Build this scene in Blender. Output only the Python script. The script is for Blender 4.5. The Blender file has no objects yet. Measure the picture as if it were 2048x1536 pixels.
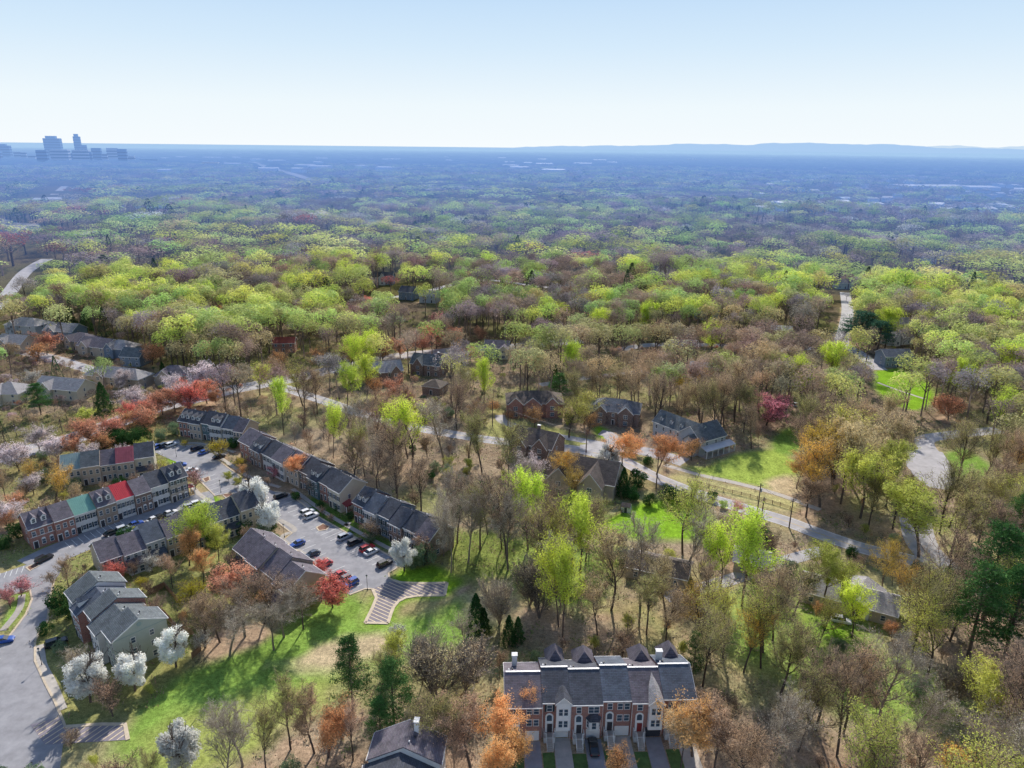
import bpy, math, random
import numpy as np
from mathutils import Vector
random.seed(7); rng = np.random.default_rng(7)
SC = bpy.context.scene
COL = SC.collection
R = math.radians
# ------------------------------------------------------------------ camera model (photo 2048 x 1536)
F, CH, PITCH, ROLL = 1420.0, 110.0, R(18.5), R(0.6)
def hgt(x, y):
    """terrain height: flat near, gently rolling far away (numpy friendly)"""
    d = np.hypot(x, y)
    a = np.clip((d - 430) / 500, 0, 1); a = a * a * (3 - 2 * a)
    w = (np.sin(x / 170 + y / 260 + 1) + np.sin(y / 130 - x / 400 + .5) * 1.1 + np.sin(x / 310 - y / 210 + 2.2)
         + .6 * np.sin(x / 90 + y / 75))
    f = np.clip((2100 - d) / 900, 0, 1)
    return a * f * f * (3 - 2 * f) * w * 4.6
def ray(px, py):
    u = (px - 1024) / F; v = -(py - 768) / F
    c, s = math.cos(ROLL), math.sin(ROLL)
    x = u * c - v * s; y = u * s + v * c
    return x, y * math.sin(PITCH) + math.cos(PITCH), y * math.cos(PITCH) - math.sin(PITCH)
def P(px, py, z=0.0):
    dx, dy, dz = ray(px, py)
    if dz > -1e-4: dz = -1e-4
    t = (z - CH) / dz
    if z == 0:
        for _ in range(6):
            t = (float(hgt(dx * t, dy * t)) - CH) / dz
    return Vector((dx * t, dy * t))
def to_px(x, y, z):
    x = np.asarray(x, float); y = np.asarray(y, float); zc = np.asarray(z, float) - CH
    f = y * math.cos(PITCH) - zc * math.sin(PITCH)
    up = y * math.sin(PITCH) + zc * math.cos(PITCH)
    f = np.where(f < 1, 1, f)
    a, b = x / f, up / f
    c, s = math.cos(ROLL), math.sin(ROLL)
    u = a * c + b * s; v = -a * s + b * c
    return 1024 + F * u, 768 - F * v

# ------------------------------------------------------------------ materials
MATS = {}
def painted_haze(nt, shader_out, sigma=1 / 1150., start=600.):
    """haze painted into the material: bluish emission that grows with distance from the origin"""
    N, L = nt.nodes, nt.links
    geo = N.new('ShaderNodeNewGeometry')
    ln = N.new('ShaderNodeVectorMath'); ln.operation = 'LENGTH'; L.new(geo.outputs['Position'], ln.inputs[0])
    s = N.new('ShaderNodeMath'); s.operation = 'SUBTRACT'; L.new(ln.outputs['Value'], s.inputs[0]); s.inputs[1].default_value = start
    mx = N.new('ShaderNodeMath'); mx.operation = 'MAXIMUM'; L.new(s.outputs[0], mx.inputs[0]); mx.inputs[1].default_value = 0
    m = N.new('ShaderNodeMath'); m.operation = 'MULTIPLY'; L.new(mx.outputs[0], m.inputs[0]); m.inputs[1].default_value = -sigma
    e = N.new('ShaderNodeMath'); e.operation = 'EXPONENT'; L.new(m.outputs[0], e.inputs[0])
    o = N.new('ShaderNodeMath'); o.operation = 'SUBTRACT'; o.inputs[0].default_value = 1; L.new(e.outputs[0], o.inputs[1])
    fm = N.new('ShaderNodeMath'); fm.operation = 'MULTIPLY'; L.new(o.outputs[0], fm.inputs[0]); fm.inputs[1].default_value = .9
    # colour of the painted haze emission: deep blue at middle distance, paler far away
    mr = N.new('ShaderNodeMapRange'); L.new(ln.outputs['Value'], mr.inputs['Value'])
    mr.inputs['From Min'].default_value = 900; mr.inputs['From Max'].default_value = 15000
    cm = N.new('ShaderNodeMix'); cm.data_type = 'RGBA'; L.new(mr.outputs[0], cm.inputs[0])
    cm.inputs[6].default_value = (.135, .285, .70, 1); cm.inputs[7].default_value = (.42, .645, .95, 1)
    em = N.new('ShaderNodeEmission'); L.new(cm.outputs[2], em.inputs['Color']); em.inputs['Strength'].default_value = 1  # surface glow put in for distant haze
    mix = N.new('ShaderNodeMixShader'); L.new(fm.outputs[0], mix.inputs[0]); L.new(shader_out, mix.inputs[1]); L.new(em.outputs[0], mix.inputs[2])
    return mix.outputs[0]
def new_mat(name):
    m = bpy.data.materials.new(name); m.use_nodes = True
    nt = m.node_tree
    for n in list(nt.nodes): nt.nodes.remove(n)
    out = nt.nodes.new('ShaderNodeOutputMaterial')
    return m, nt, out
def mat(name, col, rough=.8, var=.15, scale=.6, spec=.3, metal=0, kind=None, col2=None, coat=0, bump=0, haze=True, objvar=.08):
    if name in MATS: return MATS[name]
    m, nt, out = new_mat(name); N, L = nt.nodes, nt.links
    b = N.new('ShaderNodeBsdfPrincipled')
    b.inputs['Roughness'].default_value = rough; b.inputs['Specular IOR Level'].default_value = spec
    b.inputs['Metallic'].default_value = metal; b.inputs['Coat Weight'].default_value = coat
    tc = N.new('ShaderNodeTexCoord')
    no = N.new('ShaderNodeTexNoise'); no.inputs['Scale'].default_value = scale; no.inputs['Detail'].default_value = 6; no.inputs['Roughness'].default_value = .65
    L.new(tc.outputs['Object'], no.inputs['Vector'])
    mr = N.new('ShaderNodeMapRange'); L.new(no.outputs['Fac'], mr.inputs['Value'])
    mr.inputs['From Min'].default_value = .3; mr.inputs['From Max'].default_value = .7
    mr.inputs['To Min'].default_value = 1 - var; mr.inputs['To Max'].default_value = 1 + var
    oi = N.new('ShaderNodeObjectInfo')
    om = N.new('ShaderNodeMapRange'); L.new(oi.outputs['Random'], om.inputs['Value']); om.inputs['To Min'].default_value = 1 - objvar; om.inputs['To Max'].default_value = 1 + objvar
    mm = N.new('ShaderNodeMath'); mm.operation = 'MULTIPLY'; L.new(mr.outputs[0], mm.inputs[0]); L.new(om.outputs[0], mm.inputs[1])
    base = None
    if kind == 'brick':
        br = N.new('ShaderNodeTexBrick'); br.inputs['Scale'].default_value = 1
        br.inputs['Brick Width'].default_value = .42; br.inputs['Row Height'].default_value = .14; br.inputs['Mortar Size'].default_value = .018
        sp = N.new('ShaderNodeSeparateXYZ'); L.new(tc.outputs['Object'], sp.inputs[0])
        ad = N.new('ShaderNodeMath'); ad.operation = 'ADD'; L.new(sp.outputs[0], ad.inputs[0]); L.new(sp.outputs[1], ad.inputs[1])
        cb = N.new('ShaderNodeCombineXYZ'); L.new(ad.outputs[0], cb.inputs[0]); L.new(sp.outputs[2], cb.inputs[1])
        L.new(cb.outputs[0], br.inputs['Vector'])
        c2 = col2 or tuple(c * .6 for c in col)
        br.inputs['Color1'].default_value = (*col, 1); br.inputs['Color2'].default_value = (*c2, 1)
        br.inputs['Mortar'].default_value = (.36, .33, .30, 1)
        base = br.outputs['Color']
    elif kind == 'shingle':
        br = N.new('ShaderNodeTexBrick'); br.inputs['Scale'].default_value = 1; br.offset = .4
        br.inputs['Brick Width'].default_value = .9; br.inputs['Row Height'].default_value = .3; br.inputs['Mortar Size'].default_value = .03
        L.new(tc.outputs['Object'], br.inputs['Vector'])
        br.inputs['Color1'].default_value = (*col, 1); br.inputs['Color2'].default_value = (*[c * .72 for c in col], 1)
        br.inputs['Mortar'].default_value = (*[c * .5 for c in col], 1)
        n2 = N.new('ShaderNodeTexNoise'); n2.inputs['Scale'].default_value = 9; n2.inputs['Detail'].default_value = 4; L.new(tc.outputs['Object'], n2.inputs['Vector'])
        m2 = N.new('ShaderNodeMix'); m2.data_type = 'RGBA'; m2.blend_type = 'MULTIPLY'; m2.inputs[0].default_value = .55
        L.new(br.outputs['Color'], m2.inputs[6]); L.new(n2.outputs['Color'], m2.inputs[7])
        base = m2.outputs[2]
    elif kind == 'siding':
        wv = N.new('ShaderNodeTexWave'); wv.bands_direction = 'Z'; wv.inputs['Scale'].default_value = 1.3; wv.wave_profile = 'SAW'
        L.new(tc.outputs['Object'], wv.inputs['Vector'])
        cr = N.new('ShaderNodeMix'); cr.data_type = 'RGBA'; L.new(wv.outputs['Fac'], cr.inputs[0])
        cr.inputs[6].default_value = (*[c * .8 for c in col], 1); cr.inputs[7].default_value = (*col, 1)
        base = cr.outputs[2]
    mixc = N.new('ShaderNodeVectorMath'); mixc.operation = 'SCALE'
    if base: L.new(base, mixc.inputs[0])
    else: mixc.inputs[0].default_value = col
    L.new(mm.outputs[0], mixc.inputs['Scale'])
    L.new(mixc.outputs[0], b.inputs['Base Color'])
    if bump:
        bp = N.new('ShaderNodeBump'); bp.inputs['Strength'].default_value = bump; bp.inputs['Distance'].default_value = .05
        n3 = N.new('ShaderNodeTexNoise'); n3.inputs['Scale'].default_value = 8; n3.inputs['Detail'].default_value = 5
        L.new(tc.outputs['Object'], n3.inputs['Vector']); L.new(n3.outputs['Fac'], bp.inputs['Height']); L.new(bp.outputs[0], b.inputs['Normal'])
    L.new(painted_haze(nt, b.outputs[0], *(haze if isinstance(haze, tuple) else ())) if haze else b.outputs[0], out.inputs[0])
    MATS[name] = m
    return m
def leaf_mat(name, col, trans=.5, var=.3, hue=.012):
    if name in MATS: return MATS[name]
    m, nt, out = new_mat(name); N, L = nt.nodes, nt.links
    geo = N.new('ShaderNodeNewGeometry'); oi = N.new('ShaderNodeObjectInfo')
    mr = N.new('ShaderNodeMapRange'); L.new(geo.outputs['Random Per Island'], mr.inputs['Value'])
    mr.inputs['To Min'].default_value = 1 - var; mr.inputs['To Max'].default_value = 1 + var
    mo = N.new('ShaderNodeMapRange'); L.new(oi.outputs['Random'], mo.inputs['Value'])
    mo.inputs['To Min'].default_value = .5 - hue; mo.inputs['To Max'].default_value = .5 + hue
    mul = N.new('ShaderNodeMath'); mul.operation = 'MULTIPLY_ADD'; L.new(oi.outputs['Random'], mul.inputs[0]); mul.inputs[1].default_value = 7.31; mul.inputs[2].default_value = .2
    fr = N.new('ShaderNodeMath'); fr.operation = 'FRACT'; L.new(mul.outputs[0], fr.inputs[0])
    mv = N.new('ShaderNodeMapRange'); L.new(fr.outputs[0], mv.inputs['Value']); mv.inputs['To Min'].default_value = .8; mv.inputs['To Max'].default_value = 1.2
    vv = N.new('ShaderNodeMath'); vv.operation = 'MULTIPLY'; L.new(mr.outputs[0], vv.inputs[0]); L.new(mv.outputs[0], vv.inputs[1])
    hs = N.new('ShaderNodeHueSaturation'); hs.inputs['Color'].default_value = (*col, 1)
    L.new(mo.outputs[0], hs.inputs['Hue']); L.new(vv.outputs[0], hs.inputs['Value'])
    d = N.new('ShaderNodeBsdfDiffuse'); t = N.new('ShaderNodeBsdfTranslucent')
    L.new(hs.outputs[0], d.inputs['Color']); L.new(hs.outputs[0], t.inputs['Color'])
    mx = N.new('ShaderNodeMixShader'); mx.inputs[0].default_value = trans; L.new(d.outputs[0], mx.inputs[1]); L.new(t.outputs[0], mx.inputs[2])
    L.new(painted_haze(nt, mx.outputs[0]), out.inputs[0])
    MATS[name] = m
    return m
def attr_mat(name, trans=.4, rough_noise=0):
    """colour taken from the mesh's colour attribute 'Col' (varies tree by tree / patch by patch)"""
    m, nt, out = new_mat(name); N, L = nt.nodes, nt.links
    a = N.new('ShaderNodeAttribute'); a.attribute_name = 'Col'
    c = a.outputs['Color']
    if rough_noise:
        tc = N.new('ShaderNodeNewGeometry')
        prev = c
        for sc_, amt in ((.35, .25), (1.3, .42), (4.5, .5)):
            no = N.new('ShaderNodeTexNoise'); no.inputs['Scale'].default_value = sc_; no.inputs['Detail'].default_value = 5; no.inputs['Roughness'].default_value = .7
            L.new(tc.outputs['Position'], no.inputs['Vector'])
            mr = N.new('ShaderNodeMapRange'); L.new(no.outputs['Fac'], mr.inputs['Value']); mr.inputs['From Min'].default_value = .3; mr.inputs['From Max'].default_value = .7
            mr.inputs['To Min'].default_value = 1 - amt; mr.inputs['To Max'].default_value = 1 + amt
            vm = N.new('ShaderNodeVectorMath'); vm.operation = 'SCALE'; L.new(prev, vm.inputs[0]); L.new(mr.outputs[0], vm.inputs['Scale'])
            prev = vm.outputs[0]
        c = prev
    d = N.new('ShaderNodeBsdfDiffuse'); L.new(c, d.inputs['Color'])
    sh = d.outputs[0]
    if trans:
        t = N.new('ShaderNodeBsdfTranslucent'); L.new(c, t.inputs['Color'])
        mx = N.new('ShaderNodeMixShader'); mx.inputs[0].default_value = trans; L.new(d.outputs[0], mx.inputs[1]); L.new(t.outputs[0], mx.inputs[2]); sh = mx.outputs[0]
    L.new(painted_haze(nt, sh), out.inputs[0])
    return m

M = {
 'asphalt': mat('asphalt', (.31, .305, .325), .9, .2, .35, objvar=.02), 'asphalt_old': mat('asphalt_old', (.43, .41, .42), .9, .2, .3, objvar=.02),
 'concrete': mat('concrete', (.46, .42, .38), .9, .15, .8), 'kerb': mat('kerb_concrete', (.60, .50, .38), .9, .15, .8),
 'paint': mat('road_paint', (.75, .75, .74), .7, .1, 2), 'cream_paint': mat('cream_paint', (.80, .66, .42), .7, .1, 2), 'yellow_paint': mat('yellow_paint', (.65, .45, .12), .7, .1, 2),
 'hatch': mat('hatched_asphalt', (.26, .23, .26), .9, .15, .5),
 'roof_dark': mat('roof_dark', (.135, .145, .18), .85, .3, .5, kind='shingle'),
 'roof_blue': mat('roof_blue', (.17, .20, .26), .85, .3, .5, kind='shingle'),
 'roof_mauve': mat('roof_mauve', (.26, .23, .27), .85, .3, .5, kind='shingle'),
 'roof_brown': mat('roof_brown', (.22, .175, .155), .85, .3, .5, kind='shingle'),
 'roof_slate': mat('roof_slate', (.22, .25, .27), .85, .3, .5, kind='shingle'),
 'roof_pale': mat('roof_pale', (.58, .55, .56), .85, .12, .5, kind='shingle'),
 'roof_red': mat('roof_red_metal', (.60, .055, .07), .45, .1, .5), 'roof_green': mat('roof_green_metal', (.24, .46, .38), .45, .1, .5),
 'roof_sage': mat('roof_sage_metal', (.30, .38, .36), .5, .15, .5), 'roof_dullred': mat('roof_dull_red_metal', (.36, .10, .12), .5, .15, .5),
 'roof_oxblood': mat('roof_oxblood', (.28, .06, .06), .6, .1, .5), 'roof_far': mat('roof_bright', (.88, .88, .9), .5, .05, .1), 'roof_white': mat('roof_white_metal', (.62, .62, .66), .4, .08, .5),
 'brick': mat('brick_red', (.42, .15, .10), .9, .12, .8, kind='brick', col2=(.28, .10, .08)), 'brick_brown': mat('brick_brown', (.26, .15, .12), .9, .12, .8, kind='brick'),
 'brick_tan': mat('brick_tan', (.42, .30, .22), .9, .12, .8, kind='brick'), 'stone': mat('stone_tan', (.45, .40, .34), .9, .2, 2),
 'white': mat('white_paint', (.78, .77, .76), .6, .06, .8), 'siding_white': mat('siding_white', (.74, .73, .72), .7, .06, .8, kind='siding'),
 'siding_cream': mat('siding_cream', (.66, .60, .48), .7, .06, .8, kind='siding'), 'siding_gray': mat('siding_gray', (.50, .54, .58), .7, .08, .8, kind='siding'),
 'siding_blue': mat('siding_blue', (.22, .28, .36), .7, .08, .8, kind='siding'), 'siding_sage': mat('siding_sage', (.46, .50, .44), .7, .06, .8, kind='siding'),
 'siding_tan': mat('siding_tan', (.50, .42, .34), .7, .08, .8, kind='siding'), 'siding_teal': mat('siding_teal', (.14, .22, .25), .7, .08, .8, kind='siding'),
 'glass': mat('window_glass', (.07, .10, .14), .12, .2, .5, spec=.8), 'shutter': mat('shutter_dark', (.03, .05, .06), .6),
 'door_red': mat('door_red', (.22, .03, .03), .5), 'door_dark': mat('door_dark', (.05, .05, .06), .5), 'garage': mat('garage_white', (.72, .70, .68), .6, .05, .8),
 'dark': mat('dark_metal', (.03, .03, .035), .5), 'wood': mat('weathered_wood', (.25, .16, .10), .9, .2, 1.5), 'pole': mat('pole_wood', (.16, .12, .10), .9, .2, 1.5),
 'rubber': mat('tyre_rubber', (.02, .02, .02), .8), 'rim': mat('wheel_metal', (.5, .5, .52), .3, metal=.8), 'car_glass': mat('car_glass', (.02, .03, .04), .08, .1, .5, spec=.9),
 'lamp_red': mat('tail_lamp', (.4, .02, .02), .3), 'lamp_white': mat('head_lamp', (.8, .8, .8), .2),
 'bark': mat('bark', (.12, .09, .075), .95, .3, 1.2, objvar=.3), 'bark_pale': mat('bark_pale', (.26, .21, .17), .95, .25, 1.2, objvar=.25),
 'mulch': mat('mulch', (.24, .13, .09), .95, .3, 1.5), 'grass': mat('grass_green', (.13, .24, .045), .95, .35, .7), 'grass_dark': mat('grass_shade', (.10, .17, .05), .95, .35, .7),
}
# ------------------------------------------------------------------ mesh builder
class MB:
    def __init__(s): s.v = []; s.f = []; s.m = []; s.mats = []
    def mi(s, m):
        m = M[m] if isinstance(m, str) else m
        if m not in s.mats: s.mats.append(m)
        return s.mats.index(m)
    def poly(s, pts, m):
        n = len(s.v); s.v += [tuple(p) for p in pts]; s.f.append(tuple(range(n, n + len(pts)))); s.m.append(s.mi(m))
    def prism(s, pts, vec, m):
        """pts: planar polygon, extruded by vec"""
        k = len(pts); n = len(s.v); i = s.mi(m)
        s.v += [tuple(p) for p in pts] + [(p[0] + vec[0], p[1] + vec[1], p[2] + vec[2]) for p in pts]
        s.f.append(tuple(range(n + k - 1, n - 1, -1))); s.f.append(tuple(range(n + k, n + 2 * k))); s.m += [i, i]
        for a in range(k):
            b = (a + 1) % k; s.f.append((n + a, n + b, n + k + b, n + k + a)); s.m.append(i)
    def box(s, x0, y0, z0, x1, y1, z1, m): s.prism([(x0, y0, z0), (x1, y0, z0), (x1, y1, z0), (x0, y1, z0)], (0, 0, z1 - z0), m)
    def px(s, prof, x0, x1, m): s.prism([(x0, y, z) for y, z in prof], (x1 - x0, 0, 0), m)
    def py(s, prof, y0, y1, m): s.prism([(x, y0, z) for x, z in prof], (0, y1 - y0, 0), m)
    def tube(s, p0, p1, r0, r1, n, m):
        p0 = Vector(p0); p1 = Vector(p1); d = (p1 - p0)
        if d.length < 1e-6: return
        d.normalize(); u = d.orthogonal().normalized(); w = d.cross(u); k = len(s.v); i = s.mi(m)
        for p, r in ((p0, r0), (p1, r1)):
            for a in range(n):
                t = 2 * math.pi * a / n; q = p + (u * math.cos(t) + w * math.sin(t)) * r; s.v.append(tuple(q))
        for a in range(n):
            b = (a + 1) % n; s.f.append((k + a, k + b, k + n + b, k + n + a)); s.m.append(i)
        s.f.append(tuple(range(k + n, k + 2 * n))); s.m.append(i)
    def mesh(s, name):
        me = bpy.data.meshes.new(name); me.from_pydata(s.v, [], s.f)
        for m in s.mats: me.materials.append(m)
        me.polygons.foreach_set('material_index', s.m); me.update(); return me
    def build(s, name, parent=None, loc=None, rz=0): return link(name, s.mesh(name), parent, loc, rz)
def link(name, me, parent=None, loc=None, rz=0):
    o = bpy.data.objects.new(name, me); COL.objects.link(o)
    if parent: o.parent = parent
    if loc is not None: o.location = (loc[0], loc[1], loc[2] if len(loc) > 2 else 0)
    o.rotation_euler = (0, 0, rz); return o
def tag(o, label=None, cat=None, group=None, kind=None):
    if label: o['label'] = label
    if cat: o['category'] = cat
    if group: o['group'] = group
    if kind: o['kind'] = kind
    return o
def empty(name, loc, rz=0, **k):
    o = bpy.data.objects.new(name, None); COL.objects.link(o); o.empty_display_size = .5
    o.location = (loc[0], loc[1], loc[2] if len(loc) > 2 else 0); o.rotation_euler = (0, 0, rz); tag(o, **k); return o

# ------------------------------------------------------------------ raster of the near ground (paint + keep-out masks)
GX0, GX1, GY0, GY1 = -340, 340, 66, 520
nx, ny = GX1 - GX0 + 1, GY1 - GY0 + 1
gx, gy = np.meshgrid(np.arange(GX0, GX1 + 1), np.arange(GY0, GY1 + 1))   # (ny,nx)
def inpoly(pts, X, Y):
    ins = np.zeros(X.shape, bool); n = len(pts)
    for i in range(n):
        x0, y0 = pts[i][0], pts[i][1]; x1, y1 = pts[(i + 1) % n][0], pts[(i + 1) % n][1]
        if y0 == y1: continue
        c = ((y0 > Y) != (y1 > Y)) & (X < (x1 - x0) * (Y - y0) / (y1 - y0) + x0)
        ins ^= c
    return ins
def vnoise(X, Y, s, seed=0):
    r = np.random.default_rng(seed).random((64, 64)); x = X / s; y = Y / s
    xi = np.floor(x).astype(int); yi = np.floor(y).astype(int); fx = x - xi; fy = y - yi
    fx = fx * fx * (3 - 2 * fx); fy = fy * fy * (3 - 2 * fy)
    g = lambda a, b: r[a % 64, b % 64]
    return (g(xi, yi) * (1 - fx) + g(xi + 1, yi) * fx) * (1 - fy) + (g(xi, yi + 1) * (1 - fx) + g(xi + 1, yi + 1) * fx) * fy
def fbm(X, Y, s, seed=0): return (vnoise(X, Y, s, seed) * .5 + vnoise(X, Y, s / 2.1, seed + 1) * .3 + vnoise(X, Y, s / 4.3, seed + 2) * .2)
BLOCK = np.zeros(gx.shape)          # 1 = no tree here (building, road), .5 = lawn
def mark(pts, val=1):
    mk = inpoly(pts, gx, gy); BLOCK[mk] = np.maximum(BLOCK[mk], val)
def pxpoly(l): return [P(a, b) for a, b in l]
def blocked(x, y):
    i = int(round(y - GY0)); j = int(round(x - GX0))
    if 0 <= i < ny and 0 <= j < nx: return BLOCK[i, j]
    return 0
def mark_disc(x, y, r, val=1):
    mk = (gx - x) ** 2 + (gy - y) ** 2 < r * r; BLOCK[mk] = np.maximum(BLOCK[mk], val)
LITTER = np.array((.40, .29, .20)); GRASS = np.array((.19, .30, .06)); VIVID = np.array((.24, .42, .035)); TAN = np.array((.50, .40, .25)); YGR = np.array((.32, .36, .10)); DK = np.array((.10, .15, .05)); MULCH = np.array((.26, .17, .12))
GC = np.zeros((ny, nx, 3))
n1 = fbm(gx + 500, gy, 26, 3)[..., None]; n2 = fbm(gx + 900, gy + 50, 9, 8)[..., None]
GC[:] = LITTER
wg = np.clip((n1 - .45) * 4, 0, 1) * .55
GC = GC * (1 - wg) + YGR * wg
wd = np.clip((n2 - .5) * 4, 0, 1) * .45
GC = GC * (1 - wd) + MULCH * wd
def blur(a, k):
    for ax in (0, 1):
        c = np.cumsum(np.insert(np.pad(a, [(k, k) if i == ax else (0, 0) for i in range(a.ndim)], mode='edge'), 0, 0, axis=ax), axis=ax)
        n = a.shape[ax]
        a = (np.take(c, np.arange(2 * k + 1, 2 * k + 1 + n), axis=ax) - np.take(c, np.arange(0, n), axis=ax)) / (2 * k + 1)
    return a
def paint(pxs, col, soft=2, wob=.8, lawn=True):
    global GC
    pts = pxpoly(pxs); mk = inpoly(pts, gx, gy).astype(float)
    if lawn: BLOCK[mk > .5] = np.maximum(BLOCK[mk > .5], .5)
    w = blur(mk, soft); w = np.clip(w * 1.6 - .3 + (n2[..., 0] - .5) * wob, 0, 1)[..., None] * (blur(mk, soft + 2) > .01)[..., None]
    GC = GC * (1 - w) + np.array(col) * w
paint([(0, 1090), (430, 990), (640, 1130), (700, 1190), (560, 1290), (250, 1455), (0, 1536)], YGR * .6 + MULCH * .4, 4, 1.5, lawn=False)
paint([(0, 840), (300, 800), (420, 960), (0, 1060)], MULCH * .6 + YGR * .4, 4, 1.4, lawn=False)
paint([(250, 1460), (330, 1385), (430, 1310), (560, 1255), (680, 1200), (720, 1235), (600, 1310), (470, 1380), (380, 1440), (320, 1490)], GRASS * 1.1, 3, 1.0)
paint([(250, 1455), (330, 1385), (430, 1325), (560, 1270), (640, 1200), (700, 1185), (745, 1190), (735, 1250), (800, 1255), (900, 1205), (1000, 1165), (1010, 1235), (900, 1290), (700, 1340), (600, 1400), (480, 1440), (420, 1536), (200, 1536)], GRASS * 1.2, 4, 1.2)
paint([(250, 1500), (420, 1400), (560, 1380), (700, 1340), (640, 1430), (470, 1536), (240, 1536)], YGR, 5, 1.4)
paint([(560, 1345), (640, 1285), (760, 1268), (800, 1285), (720, 1330), (620, 1350)], TAN, 3, 1.4)
paint([(470, 1235), (560, 1250), (560, 1270), (420, 1330), (380, 1330), (400, 1270)], LITTER, 3, 1.2, lawn=False)
paint([(660, 1190), (745, 1183), (728, 1250), (780, 1255), (795, 1215), (815, 1200), (890, 1197), (940, 1160), (880, 1130), (800, 1132), (775, 1165), (790, 1180), (700, 1195)], VIVID * .85, 2, .5)
paint([(840, 1080), (900, 1050), (1010, 1060), (1090, 1110), (1060, 1160), (940, 1170), (880, 1130)], YGR * .75, 4, 1.6, lawn=False)
paint([(930, 1190), (1000, 1160), (1060, 1160), (1040, 1230), (980, 1250), (940, 1230)], TAN * .8 + YGR * .2, 3, 1.5)
paint([(1000, 1130), (1090, 1080), (1160, 1100), (1150, 1200), (1040, 1220)], YGR, 4, 1.5, lawn=False)
paint([(1095, 1000), (1150, 980), (1240, 1000), (1200, 1040), (1120, 1040)], YGR * .5 + GRASS * .5, 3, 1.2)
paint([(1190, 1058), (1245, 1018), (1300, 1003), (1365, 992), (1405, 1015), (1432, 1045), (1410, 1078), (1290, 1085)], VIVID * .92, 3, .9)
paint([(1370, 928), (1400, 938), (1470, 905), (1560, 893), (1600, 930), (1600, 985), (1540, 978), (1470, 962), (1380, 945)], YGR * .75 + VIVID * .35, 3, .9)
paint([(1530, 960), (1590, 945), (1610, 985), (1550, 992)], TAN * 1.05, 3, .8)
paint([(1350, 948), (1480, 975), (1600, 1005), (1600, 1030), (1500, 1005), (1330, 955)], TAN * .55 + YGR * .5, 2, 1.)
paint([(1535, 890), (1560, 860), (1610, 850), (1600, 905), (1560, 912)], GRASS, 3, .8)
paint([(1748, 742), (1800, 735), (1856, 762), (1875, 798), (1835, 825), (1780, 808), (1745, 775)], VIVID * .9, 3, .5)
paint([(1885, 905), (1930, 890), (1990, 935), (1970, 965), (1910, 955)], GRASS, 3, .8)
paint([(1185, 850), (1215, 855), (1225, 875), (1195, 880)], VIVID, 2, .4)
paint([(980, 840), (1100, 850), (1180, 880), (1200, 900), (1050, 885), (960, 870)], YGR * .7 + LITTER * .3, 3, 1.5)
paint([(1440, 1180), (1600, 1120), (1800, 1200), (1780, 1300), (1900, 1380), (1650, 1420), (1560, 1280)], YGR * .7 + GRASS * .3, 5, 1.5, lawn=False)
paint([(1600, 1240), (1700, 1250), (1720, 1280), (1640, 1290)], VIVID * .9, 4, 1, lawn=False)
paint([(1150, 1070), (1230, 1060), (1260, 1120), (1180, 1200), (1120, 1180)], YGR, 4, 1.3, lawn=False)
paint([(395, 990), (420, 985), (460, 1015), (430, 1025)], VIVID * .8, 1, .4)
paint([(370, 1000), (395, 992), (415, 1005), (385, 1012)], GRASS, 1, .4)
paint([(330, 905), (365, 915), (360, 935), (340, 930)], VIVID * .8, 1, .4)
paint([(1440, 1150), (1560, 1240), (1700, 1300), (1900, 1330), (1940, 1420), (1800, 1480), (1600, 1400), (1450, 1300)], YGR * .6 + GRASS * .5, 6, 1.6, lawn=False)
paint([(1050, 1040), (1200, 1080), (1250, 1180), (1150, 1240), (1020, 1180)], YGR * .6 + GRASS * .4, 5, 1.6, lawn=False)
paint([(600, 1020), (780, 1110), (800, 1090), (620, 985)], GRASS * .7, 2, .8, lawn=False)
paint([(28, 1190), (52, 1180), (56, 1200), (40, 1232), (10, 1270), (0, 1250)], GRASS * 1.1, 1, .4)

# ------------------------------------------------------------------ flat sheets: roads, pavements, markings
def strip_pts(path, w):
    L_, R_ = [], []
    for i, p in enumerate(path):
        a = path[max(i - 1, 0)]; b = path[min(i + 1, len(path) - 1)]
        d = Vector((b[0] - a[0], b[1] - a[1])).normalized(); n = Vector((-d.y, d.x))
        ww = w[i] if isinstance(w, (list, tuple)) else w
        L_.append(Vector(p[:2]) + n * ww / 2); R_.append(Vector(p[:2]) - n * ww / 2)
    return L_, R_
def smooth(pts, n=6):
    pts = [Vector(p[:2]) for p in pts]; out = []
    for i in range(len(pts) - 1):
        p0 = pts[max(i - 1, 0)]; p1 = pts[i]; p2 = pts[i + 1]; p3 = pts[min(i + 2, len(pts) - 1)]
        for k in range(n):
            t = k / n
            out.append(.5 * ((2 * p1) + (p2 - p0) * t + (2 * p0 - 5 * p1 + 4 * p2 - p3) * t * t + (3 * p1 - p0 - 3 * p2 + p3) * t ** 3))
    out.append(pts[-1]); return out
def densify(pts, step=8):
    out = []
    for a, b in zip(pts[:-1], pts[1:]):
        k = max(1, int((b - a).length / step))
        out += [a + (b - a) * (i / k) for i in range(k)]
    return out + [pts[-1]]
def ribbon(mb, path, w, z, m, bump=0):
    L_, R_ = strip_pts(path, w)
    for i in range(len(path) - 1):
        q = [L_[i], R_[i], R_[i + 1], L_[i + 1]]
        mb.poly([(p.x, p.y, float(hgt(p.x, p.y)) + z) for p in q], m)
    return L_, R_
def block_path(path, w, val=1):
    for p in path: mark_disc(p[0], p[1], w / 2, val)
ROADS = []      # (path, halfwidth) for clearing the far woods
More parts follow.
